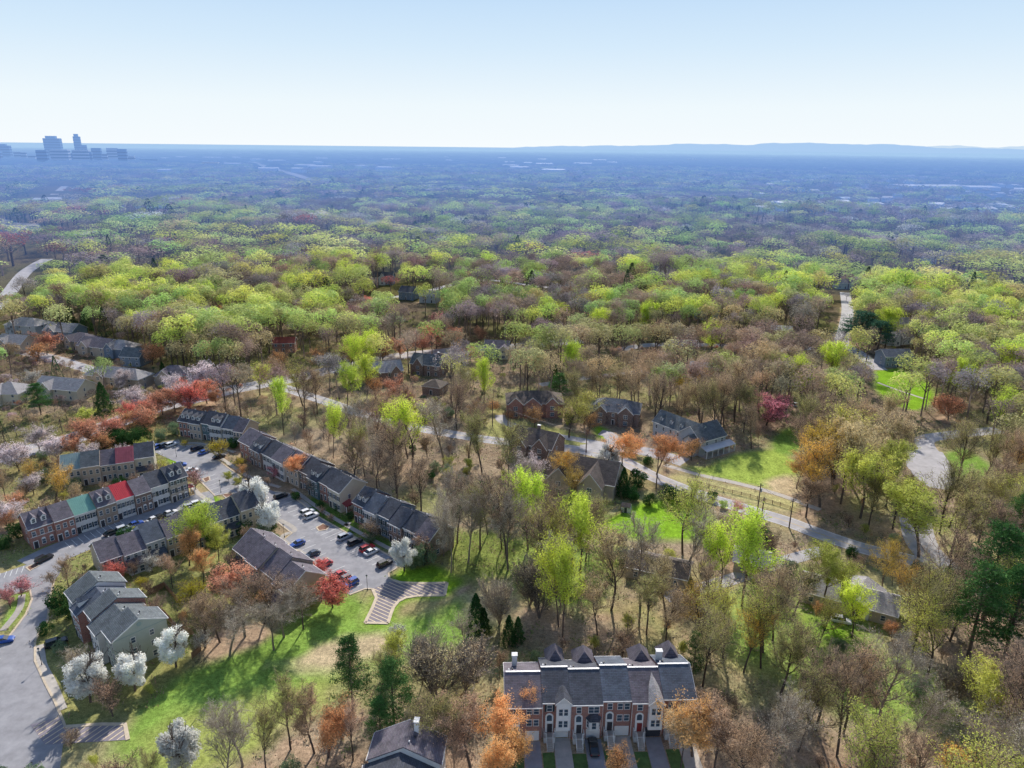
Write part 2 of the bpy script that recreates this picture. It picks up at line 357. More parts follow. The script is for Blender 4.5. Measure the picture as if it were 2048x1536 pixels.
def road(name, pxs, w, m='asphalt_old', z=.05, kerbs=False, centre=None, edge=None, label=None):
    path = densify(smooth(pxpoly(pxs)), 5)
    mb = MB(); L_, R_ = ribbon(mb, path, w, z, m)
    o = tag(mb.build(name), kind='structure')
    block_path(path, w + 2.5); ROADS.append((np.array([(p.x, p.y) for p in path]), w / 2 + 6))
    if centre:
        c = MB(); ribbon(c, [p + Vector((.0, 0)) for p in path], .22, z + .012, centre); tag(c.build('road_marking'), kind='structure')
    if edge:
        c = MB()
        for s_ in (L_, R_): ribbon(c, [q + (p - q).normalized() * .4 for p, q in zip(path, s_)], .15, z + .012, edge)
        tag(c.build('road_marking'), kind='structure')
    if kerbs: kerb([[*L_], [*R_]])
    return path
def kerb(lines, w=.45, h=.15, name='kerb'):
    mb = MB()
    for ln in lines:
        ln = [Vector(p[:2]) for p in ln]
        a, b = strip_pts(ln, w)
        for i in range(len(ln) - 1):
            mb.prism([(a[i].x, a[i].y, -.02), (b[i].x, b[i].y, -.02), (b[i + 1].x, b[i + 1].y, -.02), (a[i + 1].x, a[i + 1].y, -.02)], (0, 0, h + .02), 'kerb')
    return tag(mb.build(name), kind='structure')
def sheet(name, pts, z, m, blk=1):
    from mathutils.geometry import tessellate_polygon
    v = [Vector((p[0], p[1], z)) for p in pts]; mb = MB(); i = mb.mi(m)
    mb.v = [tuple(p) for p in v]
    for t in tessellate_polygon([v]): mb.f.append(tuple(t)); mb.m.append(i)
    if blk: mark(pts, blk)
    return tag(mb.build(name), kind='structure')
def seg_clip(poly, p, d):
    """intervals of line p+t*d inside polygon"""
    ts = []; n = len(poly)
    for i in range(n):
        a = Vector(poly[i][:2]); b = Vector(poly[(i + 1) % n][:2]); e = b - a
        den = d.x * e.y - d.y * e.x
        if abs(den) < 1e-9: continue
        t = ((a.x - p.x) * e.y - (a.y - p.y) * e.x) / den; u = ((a.x - p.x) * d.y - (a.y - p.y) * d.x) / den
        if 0 <= u < 1: ts.append(t)
    ts.sort(); return list(zip(ts[::2], ts[1::2]))
def hatch(name, poly, ang, step, w, z, m):
    mb = MB(); d = Vector((math.cos(ang), math.sin(ang))); n = Vector((-d.y, d.x))
    pr = [n.dot(Vector(p[:2])) for p in poly]; s_ = min(pr) + step * .5
    while s_ < max(pr):
        for a, b in seg_clip(poly, n * s_, d):
            p = n * s_ + d * (a + .15); q = n * s_ + d * (b - .15)
            if (q - p).length > .5: ribbon(mb, [p, q], w, z, m)
        s_ += step
    return tag(mb.build(name), kind='structure')
# main car park of the townhouse court
lot = pxpoly([(300, 893), (330, 884), (357, 880), (362, 891), (400, 890), (425, 898), (456, 906), (436, 921), (487, 958), (548, 983), (578, 987), (641, 1036), (692, 1065), (747, 1094), (797, 1122), (793, 1137), (777, 1146), (779, 1157), (787, 1161),
              (745, 1178), (730, 1178), (699, 1190), (640, 1143), (628, 1126), (567, 1081), (584, 1067), (553, 1043), (530, 1025), (497, 1003), (466, 986), (430, 992), (396, 958), (363, 949), (372, 930), (345, 921), (310, 905)])
sheet('parking_lot', lot, .05, 'asphalt')
kerb([lot[9:19]]); kerb([lot[19:22]]); kerb([lot[23:34]]); kerb([lot[1:9]])
tpad = pxpoly([(745, 1178), (753, 1196), (744, 1218), (730, 1246), (776, 1247), (781, 1230), (787, 1215), (797, 1203), (811, 1196), (835, 1192), (889, 1191), (894, 1166), (850, 1167), (814, 1166), (800, 1165), (787, 1161)])
sheet('turnaround_paving', tpad, .054, 'hatch')
hatch('road_marking', tpad, R(-32), 1.1, .2, .066, 'cream_paint')
kerb([[*tpad[:4]], [*tpad[4:11]], [*tpad[11:16]], [tpad[3], tpad[4]], [tpad[10], tpad[11]]], w=.8)
lane = densify(smooth(pxpoly([(428, 996), (400, 1002), (345, 1020), (297, 1036), (228, 1060), (162, 1086), (101, 1112), (60, 1132)])), 3)
mb = MB(); ribbon(mb, lane, 11.5, .046, 'asphalt'); tag(mb.build('parking_lane'), kind='structure'); block_path(lane, 13)
llot = pxpoly([(-60, 1165), (0, 1148), (52, 1130), (90, 1112), (130, 1120), (118, 1150), (109, 1160), (104, 1178), (98, 1212), (95, 1243), (80, 1262), (70, 1284), (70, 1322), (90, 1366), (108, 1400), (123, 1434), (131, 1454), (120, 1536), (-160, 1560), (-90, 1340), (-20, 1305), (16, 1276), (52, 1229), (64, 1199), (60, 1180), (0, 1196), (-60, 1200)])
sheet('lower_road', llot, .05, 'asphalt')
kerb([llot[6:17], llot[20:26]])
isl = pxpoly([(52, 1135), (75, 1126), (78, 1132), (60, 1142)]); sheet('kerb_island', isl, .12, 'mulch'); kerb([isl + [isl[0]]])
for c in ([(633, 1055), (646, 1048), (660, 1053), (652, 1060), (638, 1062)], [(640, 1128), (655, 1116), (664, 1124), (652, 1132)], [(405, 958), (418, 953), (420, 960), (411, 965)], [(445, 990), (462, 984), (466, 990), (452, 996)]):
    c = pxpoly(c); sheet('kerb_island', c, .12, 'mulch'); kerb([c + [c[0]]])
hp = pxpoly([(60, 1450), (118, 1434), (131, 1454), (200, 1449), (250, 1449), (256, 1480), (90, 1490)])
sheet('turnaround_paving', hp, .058, 'hatch'); hatch('road_marking', hp, R(60), 1.2, .18, .07, 'cream_paint'); kerb([[hp[2], hp[3], hp[4], hp[5]]], w=.8)
# stall lines
def stalls(p0, p1, depth_px, n, m='paint'):
    a, b = P(*p0), P(*p1); q = P(*depth_px) - a; mb = MB()
    for i in range(n + 1):
        s_ = a + (b - a) * (i / n); ribbon(mb, [s_, s_ + q], .14, .062, m)
    tag(mb.build('parking_marking'), kind='structure')
stalls((583, 993), (640, 1034), (549, 1005), 6); stalls((656, 1046), (790, 1120), (622, 1060), 13)
stalls((583, 1084), (625, 1118), (610, 1073), 4); stalls((665, 1142), (698, 1180), (690, 1132), 4)
stalls((399, 960), (428, 988), (430, 949), 4); stalls((316, 900), (356, 884), (322, 906), 4); stalls((385, 889), (420, 897), (365, 900), 3)
stalls((-10, 1150), (48, 1132), (-16, 1164), 5); stalls((0, 1318), (-18, 1372), (-34, 1310), 4)
stalls((130, 1085), (240, 1042), (142, 1096), 9)
# streets
road('parkway', [(-260, 1000), (-60, 930), (40, 905), (130, 882), (220, 850), (300, 820), (400, 795), (470, 778), (560, 762), (640, 745), (720, 728), (800, 712), (880, 704), (960, 697), (1060, 691), (1160, 680)], 12.5, 'asphalt_old', centre='yellow_paint')
r1 = road('street', [(545, 768), (600, 786), (660, 806), (720, 826), (800, 848), (880, 864), (980, 880), (1080, 892), (1160, 900), (1240, 920), (1310, 955), (1400, 990), (1480, 1015), (1570, 1042), (1640, 1068), (1720, 1095), (1820, 1120), (1930, 1150), (2080, 1200)], 6.8, 'asphalt_old', centre='yellow_paint', edge='paint')
road('side_street', [(1690, 585), (1695, 620), (1690, 655), (1684, 685), (1715, 705), (1760, 740)], 8)
road('driveway', [(1165, 898), (1225, 895), (1300, 905), (1370, 925)], 8, z=.062)
road('driveway', [(1000, 830), (1010, 845), (1080, 865), (1160, 880), (1225, 892)], 4.5, z=.058)
road('driveway', [(1200, 865), (1218, 870), (1232, 890)], 6, z=.066)
road('footpath', [(1330, 930), (1400, 950), (1480, 968), (1560, 990), (1640, 1020)], 2.4, 'concrete', z=.04)
road('footpath', [(1755, 765), (1795, 780), (1850, 798)], 1.6, 'concrete', z=.04)
road('driveway', [(1330, 1195), (1390, 1180), (1460, 1160), (1560, 1125), (1650, 1100)], 4.6, z=.058)
road('side_street', [(1900, 1142), (1860, 1110), (1840, 1080), (1830, 1040)], 9, z=.056)
cds = pxpoly([(1815, 905), (1850, 893), (1885, 905), (1905, 935), (1912, 965), (1895, 980), (1860, 975), (1830, 955), (1812, 930)])
sheet('cul_de_sac', cds, .06, 'asphalt_old')
road('side_street', [(1860, 905), (1850, 880), (1900, 870), (2000, 860)], 7, z=.053)
road('back_street', [(-40, 640), (10, 595), (45, 550), (75, 528), (95, 518)], 11)
road('back_street', [(90, 400), (110, 388), (130, 372)], 16); road('back_street', [(150, 470), (190, 462)], 18)
road('back_street', [(700, 600), (820, 590), (960, 560), (1100, 575), (1300, 588)], 7)
road('back_street', [(1240, 700), (1300, 690), (1420, 690), (1550, 700), (1690, 690)], 7)
for l, w in (([(470, 306), (482, 312), (478, 320)], 60), ([(498, 322), (540, 336), (580, 347), (624, 361)], 34), ([(520, 333), (545, 343)], 20)):
    road('highway', l, w, 'asphalt_old', z=1.5)
road('car_court', [(20, 700), (100, 715), (200, 745), (300, 765)], 8)
road('car_court', [(1080, 770), (1180, 755), (1300, 742), (1370, 735)], 5)
# pavements by the court
def walk(pxs, w=1.5): 
    path = densify(smooth(pxpoly(pxs)), 3); mb = MB(); ribbon(mb, path, w, .1, 'concrete'); tag(mb.build('pavement'), kind='structure'); block_path(path, w + 2)
walk([(585, 978), (645, 1022), (700, 1055), (760, 1088), (800, 1108)]); walk([(380, 968), (400, 990), (430, 1008)]); walk([(440, 915), (500, 955), (560, 975)])
walk([(620, 1015), (600, 1000)]); walk([(700, 1045), (690, 1052)]); walk([(560, 1040), (590, 1060), (565, 1078), (640, 1128)]); walk([(80, 1290), (85, 1330), (105, 1370), (125, 1420)], 1.8); walk([(44, 1190), (38, 1220), (5, 1262)], 1.6)
walk([(355, 889), (400, 887), (470, 905)])

# ------------------------------------------------------------------ buildings
WIN = {}
def win_mesh(w, h, shut=False, arch=False, grid=True):
    k = (w, h, shut, arch)
    if k in WIN: return WIN[k]
    f = MB(); t = .09
    f.box(-w / 2 - t, -.07, -t, w / 2 + t, .0, 0, 'white'); f.box(-w / 2 - t, -.07, h, w / 2 + t, 0, h + t * 1.4, 'white')
    f.box(-w / 2 - t, -.065, 0, -w / 2, 0, h, 'white'); f.box(w / 2, -.065, 0, w / 2 + t, 0, h, 'white')
    f.box(-w / 2, -.055, h / 2 - .03, w / 2, -.03, h / 2 + .03, 'white')
    if w > 1.2: f.box(-.04, -.058, 0, .04, -.03, h, 'white')
    if arch: f.py([(-w / 2 - t, h + t * 1.4)] + [(math.cos(a) * (w / 2 + t), h + t * 1.4 + math.sin(a) * .45) for a in (2.6, 2.1, 1.57, 1.04, .54)] + [(w / 2 + t, h + t * 1.4)], -.07, 0, 'white')
    if shut:
        for s in (-1, 1):
            a, b = sorted((s * (w / 2 + t + .01), s * (w / 2 + t + .38))); f.box(a, -.06, -t, b, 0, h + t, 'shutter')
    p = MB(); p.box(-w / 2, -.03, 0, w / 2, -.005, h, 'glass')
    WIN[k] = (f.mesh('window'), p.mesh('pane')); return WIN[k]
def window(par, x, y, z, w=1., h=1.4, rz=0, shut=False, arch=False, pane=True):
    f, p = win_mesh(w, h, shut, arch); o = link('window', f, par, (x, y, z), rz)
    q = link('pane', p, o); return o
def door(par, x, y, z, m='door_dark', w=1., h=2.1, rz=0):
    mb = MB(); mb.box(-w / 2 - .15, -.09, 0, w / 2 + .15, 0, h + .2, 'white'); mb.box(-w / 2, -.12, .02, w / 2, -.09, h, m); return mb.build('door', par, (x, y, z), rz)
def roof_gable(par, x0, x1, y0, y1, ze, zr, m, ov=.35, end0=0, end1=0, seams=False, name='roof', trim=True):
    """ridge along x"""
    mb = MB(); yc = (y0 + y1) / 2; k = (zr - ze) / (yc - y0); t = .2
    a = [(y0 - ov, ze - ov * k + .03), (yc, zr + .03), (y1 + ov, ze - ov * k + .03), (y1 + ov, ze - ov * k + .03 + t), (yc, zr + .03 + t), (y0 - ov, ze - ov * k + .03 + t)]
    mb.px(a, x0 - end0, x1 + end1, m)
    if seams:
        x = x0 + .2
        while x < x1:
            for yy in (y0 - ov, y1 + ov): mb.prism([(x, yy, ze - ov * k + .2), (x + .06, yy, ze - ov * k + .2), (x + .06, yc, zr + .2), (x, yc, zr + .2)], (0, 0, .12), m)
            x += .5
    o = mb.build(name, par)
    if trim:
        for yy in (y0 - ov - .12, y1 + ov): q = MB(); q.box(x0 - end0 + .01, yy, ze - ov * k - .02, x1 + end1 - .01, yy + .12, ze - ov * k + .2, 'white'); q.build('gutter', par)
        for xx, e in ((x0 - end0 - .06, end0), (x1 + end1, end1)):
            if e: g = MB(); g.px([(y0 - ov, ze - ov * k), (yc, zr), (y1 + ov, ze - ov * k), (y1 + ov, ze - ov * k + .28), (yc, zr + .3), (y0 - ov, ze - ov * k + .28)], xx, xx + .06, 'white'); g.build('roof_trim', par)
    return o
def wall_gable(par, x0, x1, y0, y1, ze, zr, m, z0=-.3, name='wall'):
    mb = MB(); yc = (y0 + y1) / 2; mb.px([(y0, z0), (y1, z0), (y1, ze), (yc, zr), (y0, ze)], x0, x1, m); return mb.build(name, par)
def dormer(par, x, yf, zf, k, w=1.3, h=1.5, roofm='roof_dark'):
    """yf: y of dormer front on roof, zf: roof height there, k roof slope"""
    mb = MB(); zt = zf + h; L_ = (h + .75) / k
    mb.py([(-w / 2, zf - .5), (w / 2, zf - .5), (w / 2, zt), (0, zt + .6), (-w / 2, zt)], 0, h / k + .3, 'white')
    o = mb.build('dormer', par, (x, yf, 0))
    r = MB()
    for s in (-1, 1): r.prism([(0, -.2, zt + .63), (s * (w / 2 + .2), -.2, zt - .12), (s * (w / 2 + .2), -.2, zt + .0), (0, -.2, zt + .77)], (0, L_ + .2, 0), roofm)
    r.build('dormer_roof', o)
    window(o, 0, -.005, zf + .25, .75, 1.1); return o
def vent(par, x, y, z, m='dark'):
    mb = MB(); mb.tube((0, 0, -.5), (0, 0, .5), .09, .09, 6, m); mb.tube((0, 0, .45), (0, 0, .6), .16, .16, 6, m); mb.build('roof_vent', par, (x, y, z))
def chimney(par, x, y, z0, z1, m='white', w=1.1, d=.8):
    mb = MB(); mb.box(-w / 2, -d / 2, z0, w / 2, d / 2, z1, m); mb.box(-w / 2 - .1, -d / 2 - .1, z1, w / 2 + .1, d / 2 + .1, z1 + .15, 'white'); mb.build('chimney', par, (x, y, 0))
def mark_rect(o, ang, x0, y0, x1, y1, pad=1.):
    c, s = math.cos(ang), math.sin(ang)
    mark([(o.x + x * c - y * s, o.y + x * s + y * c) for x, y in ((x0 - pad, y0 - pad), (x1 + pad, y0 - pad), (x1 + pad, y1 + pad), (x0 - pad, y1 + pad))])
def row(ridge_px, zr, depth, specs, eave=6.4, where='', group=None, style='front', by='ridge'):
    """a terrace of townhouses; every unit is its own thing. spec: dict(w, roof, wall, dorm, dz, dy, label...)"""
    A, B = P(*ridge_px[0], zr), P(*ridge_px[1], zr); d = (B - A); Lt = d.length; d.normalize(); n = Vector((-d.y, d.x)); ang = math.atan2(d.y, d.x)
    if by == 'ridge': A = A - n * depth / 2
    tot = sum(s.get('w', 1) for s in specs); x = 0; out = []
    mark_rect(A, ang, 0, 0, Lt, depth, 1.5)
    for i, s in enumerate(specs):
        w = s.get('w', 1) / tot * Lt; dz = s.get('dz', 0) * 1.5; dy = s.get('dy', .35 * (-1) ** i); o = A + d * x + n * dy
        u = empty('townhouse', (o.x, o.y, 0), ang, label=s['label'], cat='townhouse', group=group)
        ze, zri = s.get('ze', eave) + dz, zr + dz; k = (zri - ze) / (depth / 2)
        W = w - .02; e0 = .3 if i == 0 else 0; e1 = .3 if i == len(specs) - 1 else 0
        wall_gable(u, 0, W, 0, depth, ze, zri, s.get('wall', 'brick'))
        roof_gable(u, 0, W, 0, depth, ze, zri, s.get('roof', 'roof_dark'), end0=e0, end1=e1, seams=s.get('seams', False))
        nst = 3 if ze > 7.6 else 2; base = [.9, 3.9] if nst == 2 else [.6, 3.3, 6.1]
        nw = s.get('nw', 3); sh = s.get('shut', False)
        if s.get('face') != 'none':
            for st in range(nst):
                for j in range(nw):
                    xx = W * (j + .5) / nw
                    if st == 0 and j == s.get('door', 0): 
                        door(u, xx, 0, .15, s.get('doorm', 'door_dark')); continue
                    window(u, xx, 0, base[st], .85, 1.45, shut=sh, arch=s.get('arch', False) and st == 0)
            for st in range(nst):
                for j in range(2): window(u, W * (j + .5) / 2, depth, base[st], .95, 1.35, rz=math.pi)
        if s.get('stringc'): 
            mb = MB(); mb.box(.02, -.05, ze - 2.85, W - .02, -.001, ze - 2.7, 'white'); mb.build('trim_band', u)
        for j in range(s.get('dorm', 0)):
            yf = 1.0; dormer(u, W * (j + 1) / (s['dorm'] + 1) + (.25 if j else -.25), yf, ze + yf * k + .2, k, roofm=s.get('roof', 'roof_dark') if not s.get('seams') else 'roof_dark')
        vent(u, W * .5, depth * .62, zri - .12 * depth * k); vent(u, W * .75, depth * .56, zri - .06 * depth * k, 'white')
        if s.get('ext'):      # rear lean-to with dark roof and white posts
            mb = MB(); mb.box(.3, -2.0, -.2, W * .85, 0, 2.6, s.get('wall')); mb.build('rear_extension', u)
            mb = MB(); mb.prism([(.1, -2.4, 2.7), (W * .9, -2.4, 2.7), (W * .9, -.01, 3.7), (.1, -.01, 3.7)], (0, 0, .18), s.get('roof', 'roof_dark')); mb.build('extension_roof', u)
            for j in range(2): window(u, W * (.28 + .32 * j), -2.0, .4, 1.1, 1.7)
        if s.get('porch'):    # small end porch
            sx = W + .01 if s['porch'] > 0 else -.01; sg = s['porch']; pc = s.get('porchm', 'roof_oxblood')
            mb = MB(); mb.prism([(sx, .6, 3.1), (sx + sg * 2.2, .6, 2.7), (sx + sg * 2.2, 3.6, 2.7), (sx, 3.6, 3.1)], (0, 0, .16), pc)
            mb.prism([(sx, .6, 3.26), (sx + sg * 2.2, 1.2, 2.86), (sx + sg * 2.2, 3.0, 2.86), (sx, 3.6, 3.9)], (0, 0, .02), pc); p_ = mb.build('porch_roof', u)
            for yy in (.75, 3.45):
                mb = MB(); mb.box(sx + sg * 2.05 - .12, yy - .12, 0, sx + sg * 2.05 + .12, yy + .12, 2.72, 'white'); mb.build('porch_post', u)
            door(u, sx, 2.1, .1, 'door_red', rz=math.pi / 2 if sg > 0 else -math.pi / 2)
        if s.get('chim'): chimney(u, W * s['chim'], depth * .62, zri - 2, zri + 1.6, s.get('chimm', 'white'))
        if i in (0, len(specs) - 1) and s.get('endwin', True):
            for st in range(nst): window(u, -.001 if i == 0 else W + .001, depth * .35, base[st] + .1, .85, 1.3, rz=-math.pi / 2 if i == 0 else math.pi / 2)
        if s.get('louver'):
            mb = MB(); mb.tube((W + .01, depth / 2, zri - 1.3), (W + .07, depth / 2, zri - 1.3), .55, .55, 14, 'roof_sage'); mb.build('gable_louver', u)
            for st in range(nst): window(u, W + .001, depth * .7, base[st] + .1, .85, 1.3, rz=math.pi / 2)
            mb = MB(); mb.px([(.0, ze - .25), (depth, ze - .25), (depth, ze - .05), (0, ze - .05)], W + .001, W + .05, 'roof_sage'); mb.build('trim_band', u)
        out.append(u); x += w
    return A, d, n, ang, Lt, out
# Row D: colourful terrace, lane side
row(((43, 1029), (358, 932)), 9.6, 9.6, [
 dict(w=1.15, roof='roof_mauve', wall='brick', dorm=2, shut=False, label='left end brick townhouse with two white dormers beside the dark hedge', chimm='brick', arch=True, stringc=True),
 dict(w=1.0, roof='roof_mauve', wall='brick', dz=.15, label='plain mauve roofed brick townhouse next to the pale green metal roof', arch=True),
 dict(w=1.15, roof='roof_green', wall='siding_white', dz=-.1, seams=True, shut=True, nw=4, label='white townhouse with pale green standing seam metal roof'),
 dict(w=1.05, roof='roof_mauve', wall='brick_tan', dorm=2, dz=.25, label='tan townhouse with two dormers between the green and the red roof'),
 dict(w=1.0, roof='roof_red', wall='siding_white', dz=.2, seams=True, shut=True, nw=4, arch=True, label='white townhouse with bright red standing seam metal roof'),
 dict(w=.95, roof='roof_mauve', wall='brick_brown', dz=.2, label='brown brick townhouse just right of the bright red roof', arch=True),
 dict(w=1.05, roof='roof_dark', wall='siding_white', dz=.5, shut=True, label='white townhouse with grey roof and dark shutters next to the dormered stone one'),
 dict(w=1.1, roof='roof_dark', wall='stone', dorm=2, dz=.9, shut=True, arch=True, porch=1, porchm='roof_oxblood', label='tan stone end townhouse with two tall dormers and a side porch'),
], group='townhouses of the colourful terrace', eave=6.5)
# Row C: terrace seen from its back
row(((186, 1082), (500, 980)), 9.8, 10, [
 dict(w=1.0, roof='roof_mauve', wall='siding_tan', dz=-.5, nw=3, label='left end unit of the dark terrace seen from the back'),
 dict(w=1.1, roof='roof_mauve', wall='siding_gray', dz=-.6, ext=1, label='grey back of a townhouse above the small rose red tree'),
 dict(w=1.0, roof='roof_blue', wall='siding_gray', dz=.1, ext=1, label='blue grey roofed unit with lean-to, third from left in the dark terrace'),
 dict(w=1.0, roof='roof_mauve', wall='siding_tan', dz=-.1, label='fourth unit of the dark terrace seen from the back'),
 dict(w=1.0, roof='roof_mauve', wall='siding_tan', dz=.25, ext=1, label='fifth unit of the dark terrace, behind the orange trees'),
 dict(w=1.0, roof='roof_blue', wall='siding_cream', dz=-.1, label='sixth unit of the dark terrace behind the lime tree'),
 dict(w=1.0, roof='roof_dark', wall='siding_cream', dz=-.4, ext=1, label='seventh unit of the dark terrace, with the lower roof'),
 dict(w=1.1, roof='roof_dark', wall='siding_cream', dz=.3, label='right end unit of the dark terrace beside the white pear tree'),
], group='townhouses of the dark terrace', eave=6.4)
# Row E
row(((122, 912), (305, 887)), 9.8, 10, [
 dict(w=1.1, roof='roof_sage', wall='siding_cream', seams=True, label='townhouse with faded green metal roof at the left end of the far terrace'),
 dict(w=1.1, roof='roof_slate', wall='siding_tan', dz=.3, label='slate grey unit beside the faded green roof in the far terrace'),
 dict(w=.9, roof='roof_mauve', wall='siding_tan', dz=-.1, label='mauve roofed unit left of the dark red roof in the far terrace'),
 dict(w=1.1, roof='roof_dullred', wall='siding_tan', dz=.1, seams=True, label='far terrace townhouse with dark red metal roof by the hedge'),
 dict(w=1.15, roof='roof_dark', wall='siding_cream', dz=.4, nw=2, ext=1, label='cream end townhouse with dark roof beside the parked blue cars'),
], group='townhouses of the far terrace', eave=6.4)
# Row F
row(((370, 818), (500, 836)), 9.9, 9.6, [
 dict(w=1., roof='roof_dark', wall='brick', dorm=2, dz=0, arch=True, porch=-1, label='brick end townhouse with dormers at the top of the car park'),
 dict(w=1., roof='roof_dark', wall='siding_tan', dorm=2, dz=.1, label='tan townhouse with dormers next to the brick end one'),
 dict(w=.7, roof='roof_dark', wall='siding_teal', dz=.3, nw=2, label='narrow teal townhouse squeezed between tan and white ones'),
 dict(w=1., roof='roof_dark', wall='siding_white', dorm=2, dz=.3, shut=True, label='white townhouse with dormers and dark shutters at the top of the car park'),
 dict(w=1., roof='roof_blue', wall='siding_white', dz=-.2, shut=True, label='white townhouse without dormers, second last of the top terrace'),
 dict(w=.8, roof='roof_mauve', wall='siding_tan', dz=-.4, label='mauve roofed end unit of the top terrace'),
], group='townhouses of the top terrace', eave=6.6)
# Row G
row(((499, 857), (618, 915)), 9.9, 10, [
 dict(w=1.2, roof='roof_mauve', wall='brick', dz=0, label='brick townhouse at the far end of the terrace behind the orange tree'),
 dict(w=1., roof='roof_dark', wall='brick_brown', dorm=2, dz=-.1, label='brown brick townhouse with two small dormers behind the wine red shrub'),
 dict(w=1., roof='roof_dark', wall='siding_white', dz=-.1, shut=True, label='white townhouse next to the two small dormers above the wine red shrub'),
 dict(w=1., roof='roof_mauve', wall='siding_white', dz=.25, shut=True, label='white shuttered townhouse behind the orange red tree'),
 dict(w=1.1, roof='roof_mauve', wall='siding_tan', dz=.1, porch=1, porchm='roof_brown', label='tan end townhouse with white porch posts by the orange red tree'),
], group='townhouses of the left middle terrace', eave=6.6)
row(((620, 913), (706.6, 957.8)), 10, 10, [
 dict(w=1., roof='roof_dark', wall='brick_brown', shut=True, label='brown brick end townhouse at the far left of the middle terrace'),
 dict(w=1., roof='roof_dark', wall='siding_teal', dorm=2, dz=-.2, shut=True, label='townhouse with two dormers on the middle terrace above the white cars'),
 dict(w=1., roof='roof_dark', wall='brick', dz=-.1, arch=True, label='brick townhouse between the dormered and the white one, above the cars'),
 dict(w=1.05, roof='roof_dark', wall='siding_cream', shut=True, dz=.15, porch=1, label='cream end townhouse with red porch roof facing the car park'),
], group='townhouses of the middle terrace', eave=6.8)
row(((729.5, 974), (884, 1045)), 10, 10, [
 dict(w=1., roof='roof_dark', wall='brick', dorm=2, shut=True, arch=True, label='brick end townhouse with two tall white dormers by the red porch'),
 dict(w=1., roof='roof_blue', wall='siding_white', dz=.0, shut=True, label='white shuttered townhouse right of the tall dormers'),
 dict(w=1., roof='roof_dark', wall='siding_blue', dz=.05, shut=True, label='blue grey townhouse in the middle of the right terrace'),
 dict(w=1., roof='roof_dark', wall='brick_brown', dz=-.35, label='brown brick townhouse behind the bare courtyard tree'),
 dict(w=1., roof='roof_dark', wall='siding_white', dz=-.2, shut=True, label='white townhouse behind the lone white pear tree'),
 dict(w=1., roof='roof_mauve', wall='brick_tan', dz=-.4, label='tan brick end townhouse beside the wood at the end of the right terrace'),
], group='townhouses of the right terrace', eave=6.8)
row(((501, 1059), (612, 1138)), 9.8, 11, [
 dict(w=1.2, roof='roof_mauve', wall='siding_tan', ext=1, label='left end unit of the mauve roofed terrace facing the blue car'),
 dict(w=1., roof='roof_mauve', wall='siding_tan', dz=.3, ext=1, label='second unit of the mauve roofed terrace'),
 dict(w=1., roof='roof_mauve', wall='brick_tan', dz=.1, label='third unit of the mauve roofed terrace'),
 dict(w=1., roof='roof_mauve', wall='siding_tan', dz=-.3, ext=1, label='last unit of the mauve roofed terrace behind the red tree'),
], group='townhouses of the mauve terrace', eave=6.2)
row(((180, 1147), (266, 1246)), 11, 11.2, [
 dict(w=1.1, roof='roof_slate', wall='siding_white', label='far end unit of the slate blue terrace above the road bend', dz=.2, dy=0),
 dict(w=.9, roof='roof_blue', wall='brick', dz=-.35, dy=-.8, label='unit with a raised roof window box on the slate blue terrace', dorm=1),
 dict(w=1., roof='roof_slate', wall='brick', dz=.25, dy=.8, label='brick fronted unit in the middle of the slate blue terrace'),
 dict(w=1., roof='roof_slate', wall='siding_white', dz=-.3, dy=-.2, label='white fronted unit, second nearest of the slate blue terrace'),
 dict(w=1.1, roof='roof_slate', wall='siding_sage', dz=.3, dy=1.1, louver=1, label='near end unit with sage green gable wall behind two white pear trees'),
], group='townhouses of the slate blue terrace', eave=8.2)
row(((820, 1449), (792, 1560)), 10.6, 12.6, [
 dict(w=1., roof='roof_mauve', wall='siding_white', dz=.4, dy=.0, chim=.2, label='far unit of the dark gabled pair at the bottom edge'),
 dict(w=1., roof='roof_dark', wall='siding_white', dz=-.3, dy=-.6, label='near unit of the dark gabled pair at the bottom edge'),
], group='gabled pair at the bottom edge', eave=7.4)
